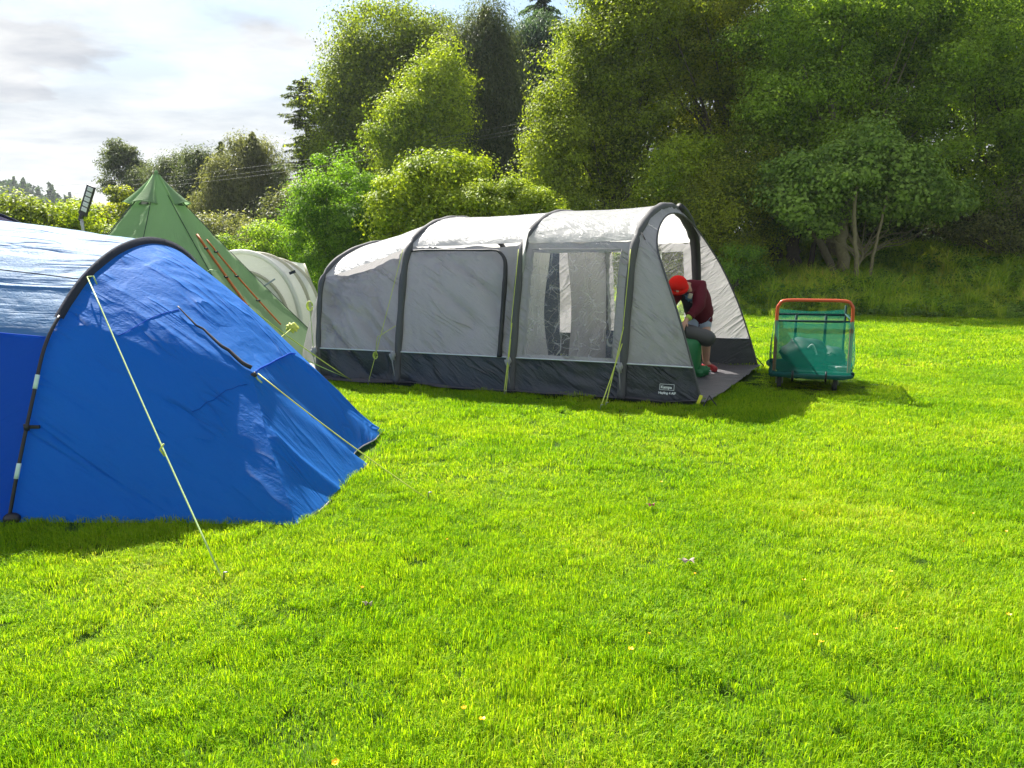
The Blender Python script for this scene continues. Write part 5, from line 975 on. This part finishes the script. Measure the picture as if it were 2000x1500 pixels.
# the open hoodie shows a dark tee hanging forward
tv = []
for i_ in range(14):
    for j_ in range(12):
        f = i_ / 13; g_ = j_ / 11 * 2 - 1; c0 = ch_ * (1 - f) + (sp1 + Vector((-.02, 0, -.06))) * f + Vector((-.10 + .05 * f, -.085 - .09 * math.sin(math.pi * (f * .8 + .15)), -.03)); tv.append(c0 + Vector((g_ * (.075 + .03 * f), .05 * g_ * g_, -.02 * math.cos(3 * g_ + 4 * f))))
grid('tee_shirt', np.array(tv).reshape(14, 12, 3), M['tee'], pe)
fv = Vector(tv[4 * 12 + 6]); MB().blob(fv + Vector((0, -.012, .0)), (.058, .010, .042), Matrix.Rotation(.3, 3, 'Y'), 16, 10, lambda p: 1 + .28 * math.sin(7 * p.x + 6 * p.z)).build('shirt_print', plain('blue_print', (.07, .17, .26), .8, var=.6, scale=40), pe)
fv = Vector(tv[7 * 12 + 7]); MB().blob(fv + Vector((0, -.012, .0)), (.038, .010, .022), None, 14, 8, lambda p: 1 + .28 * math.sin(9 * p.x)).build('shirt_print', plain('grey_print', (.28, .34, .35), .8, var=.6, scale=40), pe)
bd = q3(1348, 578, -.318); MB().box(bd, (.052, .014, .068), Matrix.Rotation(.3, 3, 'Y'), .010).build('chest_badge', plain('cream_badge', (.42, .38, .28), .7, var=.4, scale=60), pe)
tilt = Matrix.Rotation(R(34), 3, 'X') @ Matrix.Rotation(R(-12), 3, 'Y'); hc = hd + Vector((0, -.005, .018))
be = MB(); nn = 48; rings = [(-.060, .106), (-.056, .117), (-.042, .127), (-.016, .128), (-.004, .121), (.002, .106), (.010, .110), (.03, .116), (.06, .110), (.09, .092), (.115, .062), (.130, .028), (.134, 0)]; Vb = []; Fq = []
for z_, r_ in rings:
    for k in range(nn):
        a = 2 * math.pi * k / nn; w_ = 1 + .02 * math.cos(24 * a) + .04 * (float(vnoise(2 * math.cos(a) + 5, 2 * math.sin(a) + z_ * 20, 4)) - .5); Vb.append(hc + tilt @ Vector((r_ * w_ * math.cos(a), r_ * w_ * math.sin(a) * 1.06, z_)))
for j in range(len(rings) - 1):
    for k in range(nn): Fq.append((j * nn + k, j * nn + (k + 1) % nn, (j + 1) * nn + (k + 1) % nn, (j + 1) * nn + k))
be.add(Vb, Fq); be.build('beanie', M['redwool'], pe)
MB().tube([wrL + (elL - wrL) * .26, wrL + (elL - wrL) * .42], [.050, .056], 14).build('sleeve_cuff', M['maroon'], pe); MB().tube([wrL + (elL - wrL) * .10, wrL + (elL - wrL) * .28], [.038, .044], 14).build('lime_glove_cuff', plain('lime_band', (.45, .62, .08), .5), pe)
M['shoe'] = plain('red_shoe', (.42, .02, .025), .5)
for an, to in ((anL, toL), (anR, toR)):
    skin('sock', [an + Vector((0, 0, .07)), an, an + Vector((0, .02, -.05))], [(0, 1), (1, 2)], [.050, .050, .050], M['black'], pe, 1)
    zf = .095; h_ = Vector((an.x, an.y + .035, zf)); t_ = Vector((to.x, to.y, zf - .012)); d_ = (t_ - h_).normalized()
    sh_ = skin('shoe', [h_ + Vector((0, 0, .035)), h_, h_ + d_ * .11 + Vector((0, 0, -.005)), h_ + d_ * .25 + Vector((0, 0, -.015))], [(0, 1), (1, 2), (2, 3)], [.058, .060, .056, .046], M['shoe'], pe, 2)
    MB().tube([h_ + Vector((0, .0, -.042)) - d_ * .03, h_ + d_ * .10 + Vector((0, 0, -.042)), h_ + d_ * .23 + Vector((0, 0, -.04))], [.034, .037, .032], 10).build('sole', M['black'], sh_)
    lc = MB(); [lc.tube([h_ + d_ * (.06 + .03 * k) + Vector((-.03, 0, .038 - .006 * k)), h_ + d_ * (.06 + .03 * k) + Vector((.03, 0, .038 - .006 * k))], .005, 5) for k in range(4)]; lc.build('laces', M['black'], sh_)

# ================================================================ SMALL THINGS IN THE GRASS
M['petal'] = plain('buttercup_petal', (.85, .55, .01), .4, var=.1); M['stalk'] = plain('flower_stalk', (.10, .22, .02), .6)
spots = [(942, 1408, 1), (906, 1386, .8), (1232, 1271, 1), (1593, 1244, .9), (1604, 1258, 1), (1570, 1136, .9), (1739, 1119, .9), (1568, 1000, .9), (1292, 943, .8), (1970, 1204, .9), (655, 1492, 1), (708, 1150, .7), (1268, 1241, .6), (873, 1056, .6), (1750, 1232, .6), (1357, 1123, .5), (1965, 1040, .7), (1882, 1060, .6), (1900, 1005, .6)]
for i, (px, py, s) in enumerate(spots):
    g0 = G(px, py, .055); s *= 1.0; z0 = gz(g0.x, g0.y); th = thing('buttercup', 'small yellow buttercup open in the lawn', 'flower', (g0.x, g0.y, z0), 'yellow buttercups dotted over the lawn')
    mb = MB(); c = Vector((g0.x, g0.y, z0 + .058)); tl = Matrix.Rotation(random.uniform(-.4, .4), 3, 'X') @ Matrix.Rotation(random.uniform(0, 6), 3, 'Z')
    for k in range(5):
        a = 2 * math.pi * k / 5; d = Vector((math.cos(a), math.sin(a), 0)); w = Vector((-d.y, d.x, 0)); z1 = Vector((0, 0, 1)); L_ = .013 * s
        mb.add([c + tl @ (d * .002), c + tl @ (d * L_ * .6 + w * L_ * .5 + z1 * .003), c + tl @ (d * L_ + z1 * .007), c + tl @ (d * L_ * .6 - w * L_ * .5 + z1 * .003)], [(0, 1, 2, 3)])
    mb.blob(c + tl @ Vector((0, 0, .002)), (.004, .004, .003), None, 8, 6); mb.build('petals', M['petal'], th); MB().tube([(g0.x, g0.y, z0 - .01), (g0.x + .004, g0.y, z0 + .03), c], .0014, 5).build('stem', M['stalk'], th)
def deadleaf(px, py, s, col, lab):
    g0 = G(px, py, .04); c = Vector((g0.x, g0.y, gz(g0.x, g0.y) + .045)); mb = MB(); V = [c]; n = 14
    for k in range(n): a = 2 * math.pi * k / n; r_ = s * (.6 + .4 * abs(math.sin(2.5 * a + .4))); V.append(c + Vector((r_ * math.cos(a), r_ * .8 * math.sin(a), .012 * math.sin(3 * a))))
    Fq = [(0, 1 + k, 1 + (k + 1) % n) for k in range(n)]; mb.add(V, Fq); mb.tube([c, c + Vector((-s * 1.5, .01, .004))], .0015, 4); o_ = mb.build('fallen_leaf', plain('dry_leaf', col, .7, var=.3, scale=60), None); tag(o_, lab, 'leaf', None)
deadleaf(1345, 1097, .035, (.32, .26, .20), 'curled dry brown leaf lying in the middle of the lawn')
deadleaf(1273, 988, .022, (.40, .10, .14), 'small pinkish dead leaf on the lawn below the tent corner')
deadleaf(720, 1182, .02, (.35, .30, .22), 'tiny pale dead leaf on the lawn right of the long guy line')

# ================================================================ AIR
me = bpy.data.meshes.new('haze'); bm = bmesh.new(); bmesh.ops.create_cube(bm, size=1)
for v in bm.verts: v.co = Vector((v.co.x * 1900, v.co.y * 1640 + 720, v.co.z * 80 + 37))
bm.to_mesh(me); bm.free(); ho = bpy.data.objects.new('haze', me); COL.objects.link(ho); tag(ho, kind='stuff'); ho['label'] = 'thin pale summer haze over the far hill and trees'; ho['category'] = 'haze'
hm_, t = newmat('haze'); o = N(t, 'ShaderNodeOutputMaterial'); pv = N(t, 'ShaderNodeVolumePrincipled', ins={'Density': .0003, 'Anisotropy': .1}); pv.inputs['Color'].default_value = (.86, .92, 1, 1); t.links.new(pv.outputs[0], o.inputs['Volume']); me.materials.append(hm_)
SC.cycles.volume_bounces = 0
